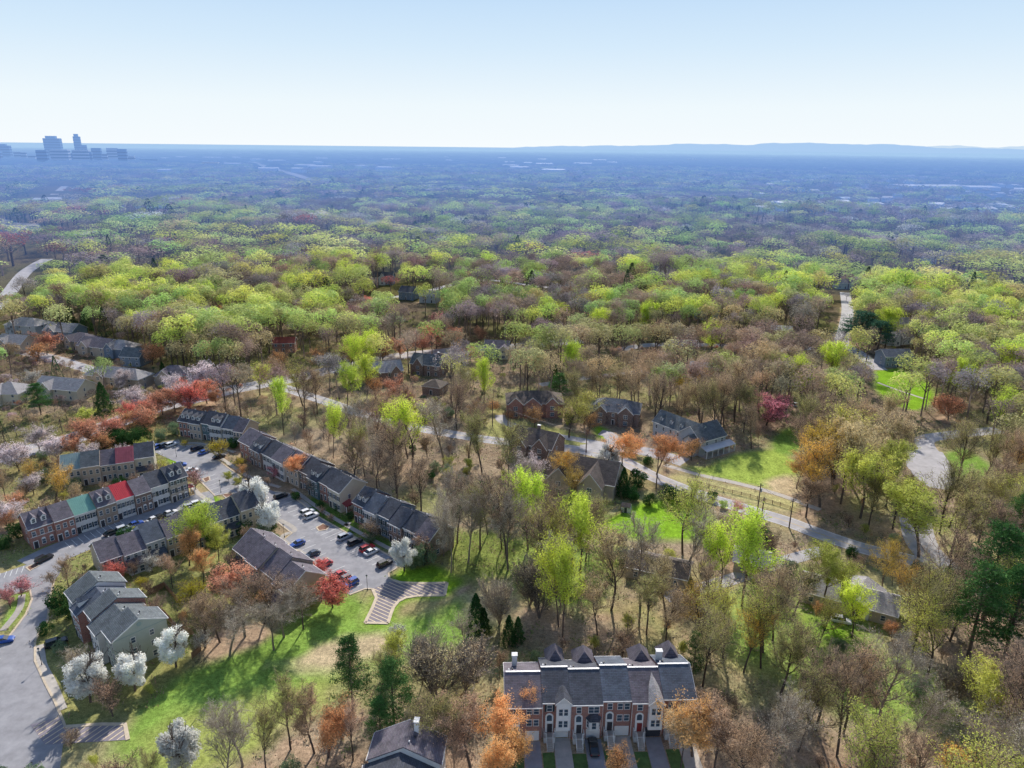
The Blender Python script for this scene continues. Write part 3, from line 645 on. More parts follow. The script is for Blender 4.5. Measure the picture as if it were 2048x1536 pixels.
# Row A, the large brick row in front
def front_row():
    zr, ze, dep = 11.4, 8.5, 12.0
    A, B = P(1012, 1406, ze), P(1391, 1400, ze); d = B - A; Lt = d.length; d.normalize(); n = Vector((-d.y, d.x)); ang = math.atan2(d.y, d.x)
    mark_rect(A, ang, 0, -4, Lt, dep + 4, 1)
    sp = [(72, 'roof_mauve', -.35, -.7, 'plain', 'left end unit of the front brick row, half behind an orange tree'),
          (56, 'roof_dark', .1, 0, 'bay', 'front row brick unit with a small gabled white bay and left arched entry'),
          (65, 'roof_dark', -.15, -.4, 'hipbay', 'front row brick unit with a dark hipped bay window over its garage'),
          (58, 'roof_blue', .15, .2, 'pair', 'front row brick unit with paired windows above a white garage door'),
          (64, 'roof_mauve', -.12, -.2, 'spire', 'front row brick unit with pointed white bay above an open dark garage'),
          (64, 'roof_blue', .2, .3, 'end', 'right end unit of the front brick row behind the big orange tree')]
    tot = sum(s[0] for s in sp); x = 0
    for i, (ww, rm, dz, dy, st, lab) in enumerate(sp):
        w = ww / tot * Lt; W = w - .02; o = A + d * x + n * dy; E_, Z = ze + dz, zr + dz; k = (Z - E_) / (dep / 2)
        u = empty('townhouse', (o.x, o.y, 0), ang, label=lab, cat='townhouse', group='brick townhouses of the front row')
        wall_gable(u, 0, W, 0, dep, E_, Z, 'brick'); roof_gable(u, 0, W, 0, dep, E_, Z, rm, end0=.3 if i == 0 else 0, end1=.3 if i == 5 else 0)
        mb = MB(); mb.box(.02, dep / 2 - .15, Z + .2, W - .02, dep / 2 + .22, Z + .32, 'roof_white'); mb.build('ridge_cap', u)
        mb = MB(); mb.tube((.12, -.1, 0), (.12, -.1, E_ - .2), .06, .06, 6, 'white'); mb.build('downpipe', u)
        vent(u, W * .2, dep * .58, Z - .3); vent(u, W * .1, dep * .56, Z - .3, 'white')
        for j in range(2):
            for z_ in (1., 3.6, 6.3): window(u, W * (.3 + .4 * j), dep, z_, 1., 1.35, rz=math.pi)
        xd = W * .27; xg = W * .73
        # arched entry: white surround, fanlight, door, stoop and steps
        if st in ('bay', 'hipbay', 'pair', 'spire', 'end', 'plain'):
            mb = MB(); pr = [(-.78, 1.3), (.78, 1.3), (.78, 5.2)] + [(.78 * math.cos(a), 5.2 + .7 * math.sin(a)) for a in (.5, 1.05, 1.57, 2.1, 2.64)] + [(-.78, 5.2)]
            mb.py(pr, -.1, -.001, 'white'); e = mb.build('entry_surround', u, (xd, 0, 0))
            mb = MB(); mb.py([(-.5, 4.1), (.5, 4.1), (.5, 5.1)] + [(.5 * math.cos(a), 5.1 + .45 * math.sin(a)) for a in (.5, 1.05, 1.57, 2.1, 2.64)] + [(-.5, 5.1)], -.13, -.1, 'glass'); mb.build('fanlight', e)
            door(u, xd + .1, -.1, 1.4, 'door_red' if st == 'spire' else 'door_dark', 1.0, 2.1)
            mb = MB(); mb.box(-1.1, -1.5, 0, 1.1, -.101, 1.35, 'siding_white')
            mb.box(-1.1, -1.5, 1.35, 1.1, -.101, 1.42, 'concrete')
            for s_ in range(7): mb.box(-.55, -1.5 - .3 * (s_ + 1), 0, .55, -1.5 - .3 * s_, 1.2 - .17 * s_, 'concrete')
            mb.build('stoop', u, (xd, 0, 0))
            mb = MB()
            for sx in (-.6, .6):
                mb.tube((sx, -1.5, 2.3), (sx, -3.6, 1.05), .05, .05, 5, 'white')
                for t in range(6): mb.tube((sx, -1.55 - .4 * t, 1.1 - .22 * t), (sx, -1.55 - .4 * t, 2.27 - .237 * t), .03, .03, 4, 'white')
            for a, b in (((-1.05, -1.45), (-.6, -1.45)), ((.6, -1.45), (1.05, -1.45)), ((-1.05, -1.45), (-1.05, -.15)), ((1.05, -1.45), (1.05, -.15))):
                mb.tube((*a, 2.35), (*b, 2.35), .05, .05, 5, 'white')
                for t in range(4): p_ = Vector(a).lerp(Vector(b), t / 3); mb.tube((p_.x, p_.y, 1.4), (p_.x, p_.y, 2.35), .03, .03, 4, 'white')
            mb.build('railing', u, (xd, 0, 0))
        # garage
        if st != 'spire':
            mb = MB(); mb.box(-1.35, -.06, 0, 1.35, -.001, 2.3, 'white')
            for r_ in range(4): mb.box(-1.25, -.1, .04 + r_ * .55, 1.25, -.06, .55 + r_ * .55, 'garage')
            mb.build('garage_door', u, (xg, 0, 0))
        else:
            mb = MB(); mb.box(-1.5, -.05, 0, 1.5, -.001, 2.3, 'door_dark'); mb.build('garage_opening', u, (xg, 0, 0))
        if st in ('bay', 'spire'):
            mb = MB(); b0 = -1.0; zt = E_ + (.35 if st == 'bay' else .2)
            mb.box(-1.35, b0, 2.5, 1.35, -.002, zt, 'white'); b = mb.build('bay', u, (xg + .1, 0, 0))
            mb = MB(); mb.py([(-1.35, zt), (1.35, zt), (0, zt + 1.25)], b0, b0 + .2, 'white'); mb.build('bay_gable', b)
            mb = MB(); dp = 3.2 if st == 'bay' else 4.6; hz = 1.4
            if st == 'bay':
                for s in (-1, 1): mb.prism([(0, b0 - .25, zt + hz), (s * 1.65, b0 - .25, zt - .15), (s * 1.65, b0 - .25, zt + .02), (0, b0 - .25, zt + hz + .17)], (0, dp + .4, 0), 'roof_dark')
            else:
                for s in (-1, 1): mb.poly([(0, b0 - .3, zt + 1.5), (s * 1.7, b0 - .3, zt - .1), (s * 1.0, 2.4, zt + 1.5), (0, 5.0, Z - .1)], 'roof_pale')
            mb.build('bay_roof', b)
            mb = MB()
            for s in (-1, 1): mb.prism([(0, b0 - .3, zt + hz - .05), (s * 1.65, b0 - .3, zt - .2), (s * 1.65, b0 - .3, zt + .08), (0, b0 - .3, zt + hz + .25)], (0, -.06, 0), 'white')
            mb.build('bay_trim', b)
            for zz in (3.4, 6.2):
                window(b, -.5, b0, zz, .72, 1.5); window(b, .5, b0, zz, .72, 1.5)
            window(u, xd, 0, 6.4, .95, 1.4, shut=(st == 'bay'))
        if st == 'hipbay':
            mb = MB(); mb.prism([(-1.4, -.002, 2.75), (-.8, -1., 2.75), (.8, -1., 2.75), (1.4, -.002, 2.75)], (0, 0, 2.3), 'white'); b = mb.build('bay', u, (xg, 0, 0))
            mb = MB()
            q = [(-1.6, -.01, 5.0), (-.95, -1.25, 5.0), (.95, -1.25, 5.0), (1.6, -.01, 5.0)]; tt = [(-.7, -.01, 6.0), (-.4, -.35, 6.0), (.4, -.35, 6.0), (.7, -.01, 6.0)]
            for a in range(3): mb.poly([q[a], q[a + 1], tt[a + 1], tt[a]], 'roof_dark')
            mb.poly(q, 'white'); mb.poly(tt, 'roof_dark'); mb.build('bay_roof', b)
            window(b, 0, -1.0, 3.2, .8, 1.5); window(b, -1.1, -.5, 3.2, .55, 1.5, rz=R(-59)); window(b, 1.1, -.5, 3.2, .55, 1.5, rz=R(59))
            window(u, xd, 0, 6.2, .85, 1.35); window(u, xg, 0, 6.2, 2., 1.4)
        if st in ('pair', 'end', 'plain'):
            for zz in (3.6, 6.4): window(u, xg - .6, 0, zz, .95, 1.4); window(u, xg + .75, 0, zz, .95, 1.4)
            window(u, xd, 0, 6.4, .9, 1.4)
        # rear rooms with hipped roofs and chimneys
        if st in ('bay', 'hipbay', 'spire', 'end'):
            mb = MB(); x0, x1 = W * .32, W * .95; y1 = dep + 3.2; e_ = 8.3; mb.box(x0, dep - .2, -.2, x1, y1, e_, 'siding_tan'); mb.build('rear_room', u)
            mb = MB(); c = (x0 + x1) / 2; zz = Z + .25; g = .3
            mb.poly([(x0 - g, dep - 2.2, e_ + .4), (c, dep - .9, zz), (c, dep + 1.2, zz), (x0 - g, y1 + g, e_)], 'roof_mauve'); mb.poly([(x1 + g, dep - 2.2, e_ + .4), (c, dep - .9, zz), (c, dep + 1.2, zz), (x1 + g, y1 + g, e_)], 'roof_mauve')
            mb.poly([(x0 - g, y1 + g, e_), (x1 + g, y1 + g, e_), (c, dep + 1.2, zz)], 'roof_mauve'); mb.poly([(x0 - g, dep - 2.2, e_ + .4), (x1 + g, dep - 2.2, e_ + .4), (c, dep - .9, zz)], 'roof_mauve'); mb.build('rear_roof', u)
        if st == 'plain': chimney(u, W * .28, dep * .85, 6, Z + .9, 'siding_white', 1.0, .9)
        if st == 'end': chimney(u, W * .15, dep * .75, 6, Z + 1.0, 'siding_white', 1.2, .9)
        # driveway, lawn strip
        c_, s__ = math.cos(ang), math.sin(ang)
        def T_(x_, y_): return Vector((o.x + x_ * c_ - y_ * s__, o.y + x_ * s__ + y_ * c_))
        sheet('driveway', [T_(xg - 1.6, -.3), T_(xg + 1.6, -.3), T_(xg + 1.7, -11.5), T_(xg - 1.7, -11.5)], .05, 'concrete' if i % 2 else 'asphalt')
        sheet('front_lawn', [T_(xd - 1.5, -3.8), T_(xg - 1.75, -3.8), T_(xg - 1.8, -9.2), T_(xd - 1.5, -9.2)], .045, 'grass_dark', .5)
        x += w
    c_, s__ = math.cos(ang), math.sin(ang)
    T2 = lambda x_, y_: Vector((A.x + x_ * c_ - y_ * s__, A.y + x_ * s__ + y_ * c_))
    sheet('pavement', [T2(-6, -10), T2(Lt + 6, -10), T2(Lt + 6, -11.6), T2(-6, -11.6)], .09, 'concrete')
    sheet('street', [T2(-25, -12.4), T2(Lt + 20, -12.4), T2(Lt + 20, -22), T2(-25, -22)], .04, 'asphalt')
    return A, ang, Lt, T2
FA, FANG, FLT, FT = front_row()
def hip_roof(par, x0, x1, y0, y1, ze, zr, m, ov=.5):
    mb = MB(); x0 -= ov; x1 += ov; y0 -= ov; y1 += ov
    if x1 - x0 >= y1 - y0: h = (y1 - y0) / 2; a, b = (x0 + h, (y0 + y1) / 2, zr), (x1 - h, (y0 + y1) / 2, zr)
    else: h = (x1 - x0) / 2; a, b = ((x0 + x1) / 2, y0 + h, zr), ((x0 + x1) / 2, y1 - h, zr)
    c = [(x0, y0, ze), (x1, y0, ze), (x1, y1, ze), (x0, y1, ze)]
    if x1 - x0 >= y1 - y0:
        for q in ([c[0], c[1], b, a], [c[2], c[3], a, b], [c[1], c[2], b], [c[3], c[0], a]): mb.poly(q, m)
    else:
        for q in ([c[0], c[1], a], [c[1], c[2], b, a], [c[2], c[3], b], [c[3], c[0], a, b]): mb.poly(q, m)
    mb.box(x0, y0, ze - .22, x1, y1, ze - .01, 'white'); return mb.build('roof', par)
def cross_gable(par, xc, w, y0, L_, ze, zr, rm, wm, winz=(3.8,)):
    mb = MB(); mb.py([(xc - w / 2, -.2), (xc + w / 2, -.2), (xc + w / 2, ze), (xc, zr), (xc - w / 2, ze)], y0, y0 + L_, wm); mb.build('gable_wall', par)
    mb = MB(); k = (zr - ze) / (w / 2); o = .35
    for s in (-1, 1): mb.prism([(xc, y0 - .3, zr + .04), (xc + s * (w / 2 + o), y0 - .3, ze - o * k + .04), (xc + s * (w / 2 + o), y0 - .3, ze - o * k + .22), (xc, y0 - .3, zr + .24)], (0, L_ + .3, 0), rm)
    mb.build('gable_roof', par)
    mb = MB()
    for s in (-1, 1): mb.prism([(xc, y0 - .37, zr), (xc + s * (w / 2 + o), y0 - .37, ze - o * k), (xc + s * (w / 2 + o), y0 - .37, ze - o * k + .26), (xc, y0 - .37, zr + .28)], (0, .065, 0), 'white')
    mb.build('gable_trim', par)
    for z in winz: window(par, xc, y0, z, 1.5 if w > 4 else .9, 1.5)
def house(px, py, ang, w, d, eave, rise, rm, wm, label, gables=(), hip=False, nw=4, garage=0, chim=None, group=None, dorm=0, z0=None, near=True, name='house', cat='house', pxz=0):
    """detached house: px,py = photo position of the middle of its front at height pxz"""
    c = P(px, py, pxz); zt = float(hgt(c.x, c.y)); a = R(ang)
    o = Vector((c.x - math.cos(a) * w / 2, c.y - math.sin(a) * w / 2))
    u = empty(name, (o.x, o.y, zt), a, label=label, cat=cat, group=group)
    mark_rect(o, a, 0, 0, w, d, 1.5)
    if hip:
        mb = MB(); mb.box(0, 0, -1, w, d, eave - .05, wm); mb.build('wall', u); hip_roof(u, 0, w, 0, d, eave, eave + rise, rm)
    else:
        wall_gable(u, 0, w, 0, d, eave, eave + rise, wm, -1); roof_gable(u, 0, w, 0, d, eave, eave + rise, rm, end0=.4, end1=.4)
    st = [.9, 3.7] if eave > 5 else [1.]
    for z in st:
        for j in range(nw):
            xx = w * (j + .5) / nw
            if any(abs(xx - g[0] * w) < g[1] / 2 + .6 for g in gables): continue
            if z == st[0] and j == nw // 2: door(u, xx, 0, .2, 'door_dark'); continue
            window(u, xx, 0, z, 1., 1.4)
        for rz, xx in ((-math.pi / 2, 0), (math.pi / 2, w)): window(u, xx, d * .4, z, .9, 1.3, rz=rz)
    for g in gables: cross_gable(u, g[0] * w, g[1], -g[2], d / 2 + g[2], eave - .05, eave + g[3], rm, g[4] if len(g) > 4 else wm, winz=[z + .05 for z in st])
    for j in range(dorm): dormer(u, w * (j + 1) / (dorm + 1), 1.2, eave + 1.2 * rise / (d / 2) + .2, rise / (d / 2), roofm=rm)
    if chim: chimney(u, w * chim, d * .6, eave, eave + rise + 1.2, 'brick_brown')
    if garage:
        mb = MB(); mb.box(-2.4, -.06, 0, 2.4, -.001, 2.3, 'garage'); mb.build('garage_door', u, (w * garage, 0, 0))
    return u
# big grey house on the lawn (two wings + porch)
def grey_house():
    a = P(1402, 884, 6.0); b = P(1452, 870, 6.0); d = (b - a); Lr = d.length; d.normalize(); ang = math.atan2(d.y, d.x)
    u = empty('house', (a.x, a.y, 0), ang, label='large grey sided house with three dormers and white columned porch on the lawn', cat='house')
    W, D = Lr, 11.5; mark_rect(a, ang, -14, -3, W, D + 8, 1.5)
    wall_gable(u, 0, W, 0, D, 6, 10.2, 'siding_gray'); roof_gable(u, 0, W, 0, D, 6, 10.2, 'roof_slate', end0=.4, end1=.4)
    # front lower gable block with garage on the left side (faces -x)
    mb = MB(); mb.px([(1.2, -.3), (6.2, -.3), (6.2, 5.6), (3.7, 7.9), (1.2, 5.6)], -2.6, -.01, 'siding_gray'); mb.build('side_wing', u)
    mb = MB()
    for s in (-1, 1): mb.prism([(-3., 3.7, 7.94), (-3., 3.7 + s * 2.9, 5.3), (-3., 3.7 + s * 2.9, 5.5), (-3., 3.7, 8.14)], (3.2, 0, 0), 'roof_slate')
    mb.build('side_wing_roof', u)
    mb = MB(); mb.box(-.06, -2.0, 0, 0, 2.0, 2.3, 'garage'); mb.build('garage_door', u, (-2.61, 3.7, 0))
    window(u, -2.6, 3.7, 3.6, 1.9, 1.4, rz=-math.pi / 2)
    # porch
    mb = MB(); mb.prism([(.2, -3.2, 2.9), (W + 2.4, -3.2, 2.9), (W + 2.4, -.01, 3.7), (.2, -.01, 3.7)], (0, 0, .16), 'roof_white'); mb.prism([(W + .01, -.01, 3.5), (W + 2.4, -.01, 2.9), (W + 2.4, 6, 2.9), (W + .01, 6, 3.5)], (0, 0, .15), 'roof_white'); mb.build('porch_roof', u)
    mb = MB(); mb.box(.2, -3.2, -.3, W + 2.4, -.01, .15, 'concrete'); mb.build('porch_floor', u)
    for i in range(6): mb = MB(); mb.box(-.14, -.14, 0, .14, .14, 2.9, 'white'); mb.build('porch_column', u, (.5 + i * (W + 1.6) / 5, -3.0, .1))
    for x in (.25, .6, .85): window(u, W * x, 0, 3.95, 1.3, 1.3); window(u, W * x, 0, .8, 1.3, 1.5)
    # long left wing: direction from its eave
    p, q = P(1307, 842, 6.2), P(1356, 861, 6.2); e = q - p; Lw = e.length + 9; e.normalize(); an2 = math.atan2(e.y, e.x)
    # put wing as rotated child
    g = empty('wing', (0, 0, 0)); g.parent = u
    inv = -ang; v = p - a; g.location = (v.x * math.cos(inv) - v.y * math.sin(inv), v.x * math.sin(inv) + v.y * math.cos(inv), 0); g.rotation_euler = (0, 0, an2 - ang)
    mark_rect(p, an2, 0, 0, Lw, 10, 1)
    wall_gable(g, 0, Lw, 0, 9.5, 6.2, 9.8, 'siding_gray'); roof_gable(g, 0, Lw, 0, 9.5, 6.2, 9.8, 'roof_slate', end0=.4)
    k = 3.6 / 4.75
    for i in range(3):
        x = Lw * (.14 + .23 * i)
        mbd = MB(); zf = 6.2 + 1.1 * k; mbd.py([(-.6, zf - .4), (.6, zf - .4), (.6, zf + 1.4), (0, zf + 2), (-.6, zf + 1.4)], 0, 2.2, 'white'); mbd.build('dormer', g, (x, 1.1, 0))
        mbd = MB()
        for s in (-1, 1): mbd.prism([(0, -.2, zf + 2.03), (s * .8, -.2, zf + 1.28), (s * .8, -.2, zf + 1.42), (0, -.2, zf + 2.18)], (0, 3.0, 0), 'roof_slate')
        mbd.build('dormer_roof', g, (x, 1.1, 0))
        f, pn = win_mesh(.7, 1.1); link('window', f, g, (x, 1.095, zf + .2)); link('pane', pn, g, (x, 1.095, zf + .2))
    f, pn = win_mesh(.9, 1.4)
    for i in range(5):
        for z in (.9, 3.8):
            link('window', f, g, (Lw * (i + .5) / 6, 0, z)); link('pane', pn, g, (Lw * (i + .5) / 6, 0, z))
grey_house()
house(1070, 835, 2, 24, 13, 6.4, 3.6, 'roof_brown', 'brick', 'red brick house with three front gables and hipped brown roof', gables=((.15, 6, 1.2, 2.8), (.45, 7, 1.5, 3.0), (.8, 5.5, .8, 2.6)), hip=True, nw=5, garage=.0)
house(1225, 850, -14, 21, 13, 6, 3.6, 'roof_blue', 'brick_brown', 'blue roofed brick house with two small front gables beside the circular drive', gables=((.25, 5, 1.2, 2.4), (.75, 6, 1.5, 2.8)), hip=True, nw=5)
house(1060, 918, -28, 17, 12, 5.6, 4.2, 'roof_brown', 'brick_brown', 'brown roofed house with stepped gables behind the pale pink tree', gables=((.3, 5.5, 2.4, 3.4), (.75, 6, 1.2, 3.6)), nw=3, chim=.5)
house(1155, 990, -20, 24, 15, 5.6, 5.0, 'roof_brown', 'siding_tan', 'wide brown roofed house behind the golden tree beside the dark cedars', gables=((.25, 8, 3, 4.4), (.7, 8, 4, 4.6)), nw=4)
house(770, 768, 22, 18, 11, 6, 3.8, 'roof_pale', 'brick_brown', 'grey roofed house with steep side gables left of a matching neighbour', gables=((.2, 6, 2, 3.4), (.8, 5, 1.5, 3.2)), nw=4)
house(850, 752, -18, 16, 11, 6, 3.9, 'roof_slate', 'brick_brown', 'slate roofed house with chimney just behind the orange maples', gables=((.3, 5, 1.5, 3.4),), nw=4, chim=.8)
house(862, 790, -20, 9, 9, 4, 2.6, 'roof_brown', 'brick_brown', 'small brown hipped garage right of the two grey roofed houses', hip=True, nw=1)
house(992, 716, -8, 13, 9, 5.8, 3, 'roof_mauve', 'siding_blue', 'blue sided house with white trimmed gables below the parkway', gables=((.35, 4.5, 1.2, 2.6), (.85, 5, 3, 1.8, 'siding_cream')), nw=3)
house(568, 706, 6, 12, 8, 5.5, 2.5, 'roof_oxblood', 'brick', 'small red roofed brick house under the tall trees by the parkway', nw=3)
house(765, 570, -3, 17, 11, 6.4, 3.8, 'roof_dark', 'siding_blue', 'dark roofed house with white front gable beside the red brown maple', gables=((.5, 5, 1, 3.4, 'siding_white'),), nw=5)
house(812, 600, -20, 12, 11, 6, 3.5, 'roof_dark', 'siding_blue', 'dark blue house half hidden right of the red brown maple', nw=3)
house(855, 606, -15, 13, 10, 5.5, 3, 'roof_pale', 'siding_gray', 'pale grey roofed house right of the dark blue one in the woods', nw=2)
house(1795, 735, 4, 15, 10, 6, 2.8, 'roof_blue', 'siding_blue', 'pale blue two storey house above the green lawn', nw=5)
house(1800, 690, 15, 18, 10, 4.6, 3, 'roof_pale', 'siding_white', 'grey roofed house with white garage behind the blue house', gables=((.3, 5, 2, 2.2),), nw=3)
house(1808, 662, 10, 20, 10, 4.6, 3, 'roof_pale', 'siding_cream', 'long pale roofed house deepest in the trees above the lawn', nw=3)
house(1562, 672, -15, 12, 8, 3.6, 2, 'roof_white', 'brick', 'low house with bright pale roof among brown trees', nw=3)
house(1415, 752, -18, 18, 9, 3.4, 2.2, 'roof_pale', 'brick_brown', 'low grey roofed house behind the yellow budding trees', nw=3)
house(1370, 705, -5, 14, 9, 4, 2.2, 'roof_pale', 'siding_tan', 'low pale house above the tall brown tree group', nw=3)
house(1690, 1228, -28, 22, 9.5, 3.3, 2.4, 'roof_pale', 'siding_tan', 'low grey roofed ranch house among the trees at lower right', nw=4, hip=False)
house(1750, 1222, 47, 11, 9, 3.3, 1.6, 'roof_pale', 'siding_white', 'pale roofed garage wing at the right end of the ranch house', nw=1)
house(1310, 1168, -22, 16, 9, 3.4, 2.0, 'roof_brown', 'siding_tan', 'low brown roofed house half hidden behind bare trees above the front row', nw=3)
house(1500, 1150, -20, 9, 8, 3.4, 2.0, 'roof_pale', 'siding_tan', 'small pale roofed house under the bright lime trees', nw=2)
# cluster of pale houses at left
for i, (x, y, a, w, d, rm, wm, lab) in enumerate([
 (42, 668, -12, 22, 13, 'roof_pale', 'siding_gray', 'leftmost pale roofed house of the cluster below the lime wood'),
 (118, 680, -10, 19, 12, 'roof_pale', 'siding_blue', 'blue walled house with pale hipped roof, second in the cluster'),
 (150, 700, -25, 17, 12, 'roof_mauve', 'siding_tan', 'mauve roofed house behind the red orange maple of the cluster'),
 (185, 712, -18, 20, 12, 'roof_mauve', 'siding_tan', 'mauve gabled house in the middle of the cluster'),
 (232, 716, -14, 15, 11, 'roof_pale', 'siding_blue', 'pale hipped house at the right of the cluster by the brown red tree'),
 (262, 733, -8, 11, 9, 'roof_slate', 'siding_blue', 'small slate roofed house at the right end of the cluster'),
 (344, 772, 4, 15, 11, 'roof_mauve', 'siding_tan', 'low mauve roofed house beside the pink cherry trees'),
 (20, 705, -12, 16, 11, 'roof_pale', 'siding_tan', 'pale house at the left edge behind the budding trees'),
 (225, 775, -14, 30, 10, 'roof_pale', 'siding_tan', 'long pale roofed house behind the dark little firs'),
 (115, 800, -12, 22, 11, 'roof_pale', 'siding_cream', 'cream house behind the tall green pine at the left'),
 (8, 810, 0, 14, 12, 'roof_pale', 'siding_cream', 'cream walled house cut by the left edge of the view')]):
    house(x, y, a, w, d, 5.2, 3.6, rm, wm, lab, hip=(i % 2 == 0), gables=((.3, 5.5, 1.5, 3.0),) if i != 5 else (), nw=3)
for (x, y, a, w, lab) in [(1415, 640, 0, 14, 'small grey house in the trees below the lime wood'), (1150, 585, 5, 16, 'grey roofed house in the far middle woods'), (1255, 590, -5, 14, 'pale house beside the small far lawn'),
 (1175, 535, 0, 12, 'pale house behind the far blossoming tree'), (1615, 610, 0, 12, 'small dark roofed house left of the side street'), (1690, 578, 3, 14, 'brown roofed house at the end of the side street'),
 (445, 660, -6, 14, 'grey roofed house glimpsed among the lime trees'), (640, 560, 12, 13, 'grey roofed house behind the round lime tree'), (920, 585, -4, 12, 'small grey house in the middle woods'), (1900, 520, 0, 14, 'white house near the pink tree at far right'), (1860, 528, 0, 12, 'pale house left of the pink tree at far right')]:
    house(x, y, a, w, 9, 5, 2.8, 'roof_pale', 'siding_gray', lab, nw=3)
# far houses: tiny, one thing each
far_pos = []
def far_house(px, py, w, m_roof, m_wall, label, group, ang=0, h=6):
    c = P(px, py); z = float(hgt(c.x, c.y)); u = empty('house', (c.x, c.y, z), R(ang), label=label, cat='house', group=group)
    dd = w * 1.1; rs = w * .09 if w < 30 else 2
    mb = MB(); mb.px([(0, -1), (dd, -1), (dd, h), (dd / 2, h + rs), (0, h)], -w / 2, w / 2, m_wall); mb.build('wall', u)
    mb = MB(); mb.px([(-.5, h), (dd / 2, h + rs + .5), (dd + .5, h), (dd + .5, h + .4), (dd / 2, h + rs + 1.1), (-.5, h + .4)], -w / 2 - .4, w / 2 + .4, m_roof); mb.build('roof', u)
    far_pos.append((c.x, c.y, w * .75))
r_ = random.Random(3)
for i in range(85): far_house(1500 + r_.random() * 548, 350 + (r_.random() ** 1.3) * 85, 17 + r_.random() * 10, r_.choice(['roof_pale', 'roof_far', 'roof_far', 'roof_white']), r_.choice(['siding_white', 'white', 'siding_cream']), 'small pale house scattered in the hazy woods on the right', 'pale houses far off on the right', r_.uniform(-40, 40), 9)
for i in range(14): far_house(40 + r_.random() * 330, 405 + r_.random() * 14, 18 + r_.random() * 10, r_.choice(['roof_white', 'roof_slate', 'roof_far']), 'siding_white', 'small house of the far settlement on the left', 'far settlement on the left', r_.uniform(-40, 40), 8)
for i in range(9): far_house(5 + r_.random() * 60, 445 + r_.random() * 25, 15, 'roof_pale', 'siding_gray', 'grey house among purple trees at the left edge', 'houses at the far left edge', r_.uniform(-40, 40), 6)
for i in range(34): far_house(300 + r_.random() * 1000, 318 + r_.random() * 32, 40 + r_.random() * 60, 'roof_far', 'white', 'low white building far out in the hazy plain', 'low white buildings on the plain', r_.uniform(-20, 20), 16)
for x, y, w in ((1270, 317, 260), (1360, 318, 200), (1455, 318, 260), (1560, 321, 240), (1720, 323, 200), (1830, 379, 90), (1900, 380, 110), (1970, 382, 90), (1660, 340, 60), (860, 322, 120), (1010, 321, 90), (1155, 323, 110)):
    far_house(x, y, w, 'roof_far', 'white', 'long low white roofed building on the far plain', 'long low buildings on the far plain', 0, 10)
# skyline towers
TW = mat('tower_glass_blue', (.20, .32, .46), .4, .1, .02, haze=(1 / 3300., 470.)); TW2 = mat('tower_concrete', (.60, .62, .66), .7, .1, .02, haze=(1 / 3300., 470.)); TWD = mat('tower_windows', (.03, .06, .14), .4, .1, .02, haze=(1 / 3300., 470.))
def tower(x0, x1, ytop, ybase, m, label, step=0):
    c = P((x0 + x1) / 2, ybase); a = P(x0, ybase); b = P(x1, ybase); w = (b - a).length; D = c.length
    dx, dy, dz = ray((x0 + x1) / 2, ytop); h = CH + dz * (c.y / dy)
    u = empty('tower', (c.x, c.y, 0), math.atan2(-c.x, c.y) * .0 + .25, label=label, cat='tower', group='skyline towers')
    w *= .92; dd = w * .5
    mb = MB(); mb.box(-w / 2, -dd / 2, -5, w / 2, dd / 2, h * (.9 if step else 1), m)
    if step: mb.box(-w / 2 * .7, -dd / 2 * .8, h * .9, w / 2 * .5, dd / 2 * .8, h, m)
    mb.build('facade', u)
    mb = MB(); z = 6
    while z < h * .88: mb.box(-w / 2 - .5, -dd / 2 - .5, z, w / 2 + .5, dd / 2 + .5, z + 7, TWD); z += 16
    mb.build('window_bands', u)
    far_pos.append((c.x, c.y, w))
tower(-6, 27, 288, 318, TW, 'broad dark blue tower at the left edge of the skyline', 1); tower(30, 46, 304, 320, TW2, 'low grey block right of the leftmost tower'); tower(44, 56, 305, 321, TW2, 'small pale block beside the low grey one')
tower(93, 130, 272, 318, TW, 'widest tall tower of the skyline with a flat top', 1); tower(76, 100, 300, 328, TW, 'low dark block in front of the widest tower'); tower(104, 144, 299, 325, TW2, 'broad low block joining the two tall towers')
tower(153, 168, 268, 318, TW, 'slimmest and tallest tower of the skyline', 1); tower(148, 184, 300, 326, TW2, 'wide base block under the slimmest tower'); tower(168, 178, 290, 318, TW, 'narrow block right of the slimmest tower')
tower(186, 207, 296, 324, TW, 'squarish block between the tallest and the rightmost towers'); tower(216, 240, 296, 322, TW2, 'left half of the rightmost pair of skyline blocks'); tower(238, 258, 298, 327, TW, 'rightmost block of the skyline')
for a_, b_, c_, d_, l_ in ((58, 74, 313, 322, 'tiny pale block between the left edge towers and the widest tower'), (132, 150, 306, 324, 'low block in the gap between the two tall towers'), (172, 188, 304, 326, 'low block at the foot of the squarish tower'), (206, 218, 309, 325, 'low block in the gap left of the rightmost pair'), (258, 272, 312, 326, 'small low block right of the rightmost tower'), (-20, 8, 302, 323, 'low block cut by the left edge of the view'), (280, 320, 318, 326, 'long flat block out on the plain beyond the skyline')): tower(a_, b_, c_, d_, TW2 if a_ % 4 else TW, l_)
tower(404, 440, 324, 333, TW2, 'low dark office block on the plain right of the skyline'); tower(1375, 1392, 318, 324, TW2, 'small dark block on the horizon plain')

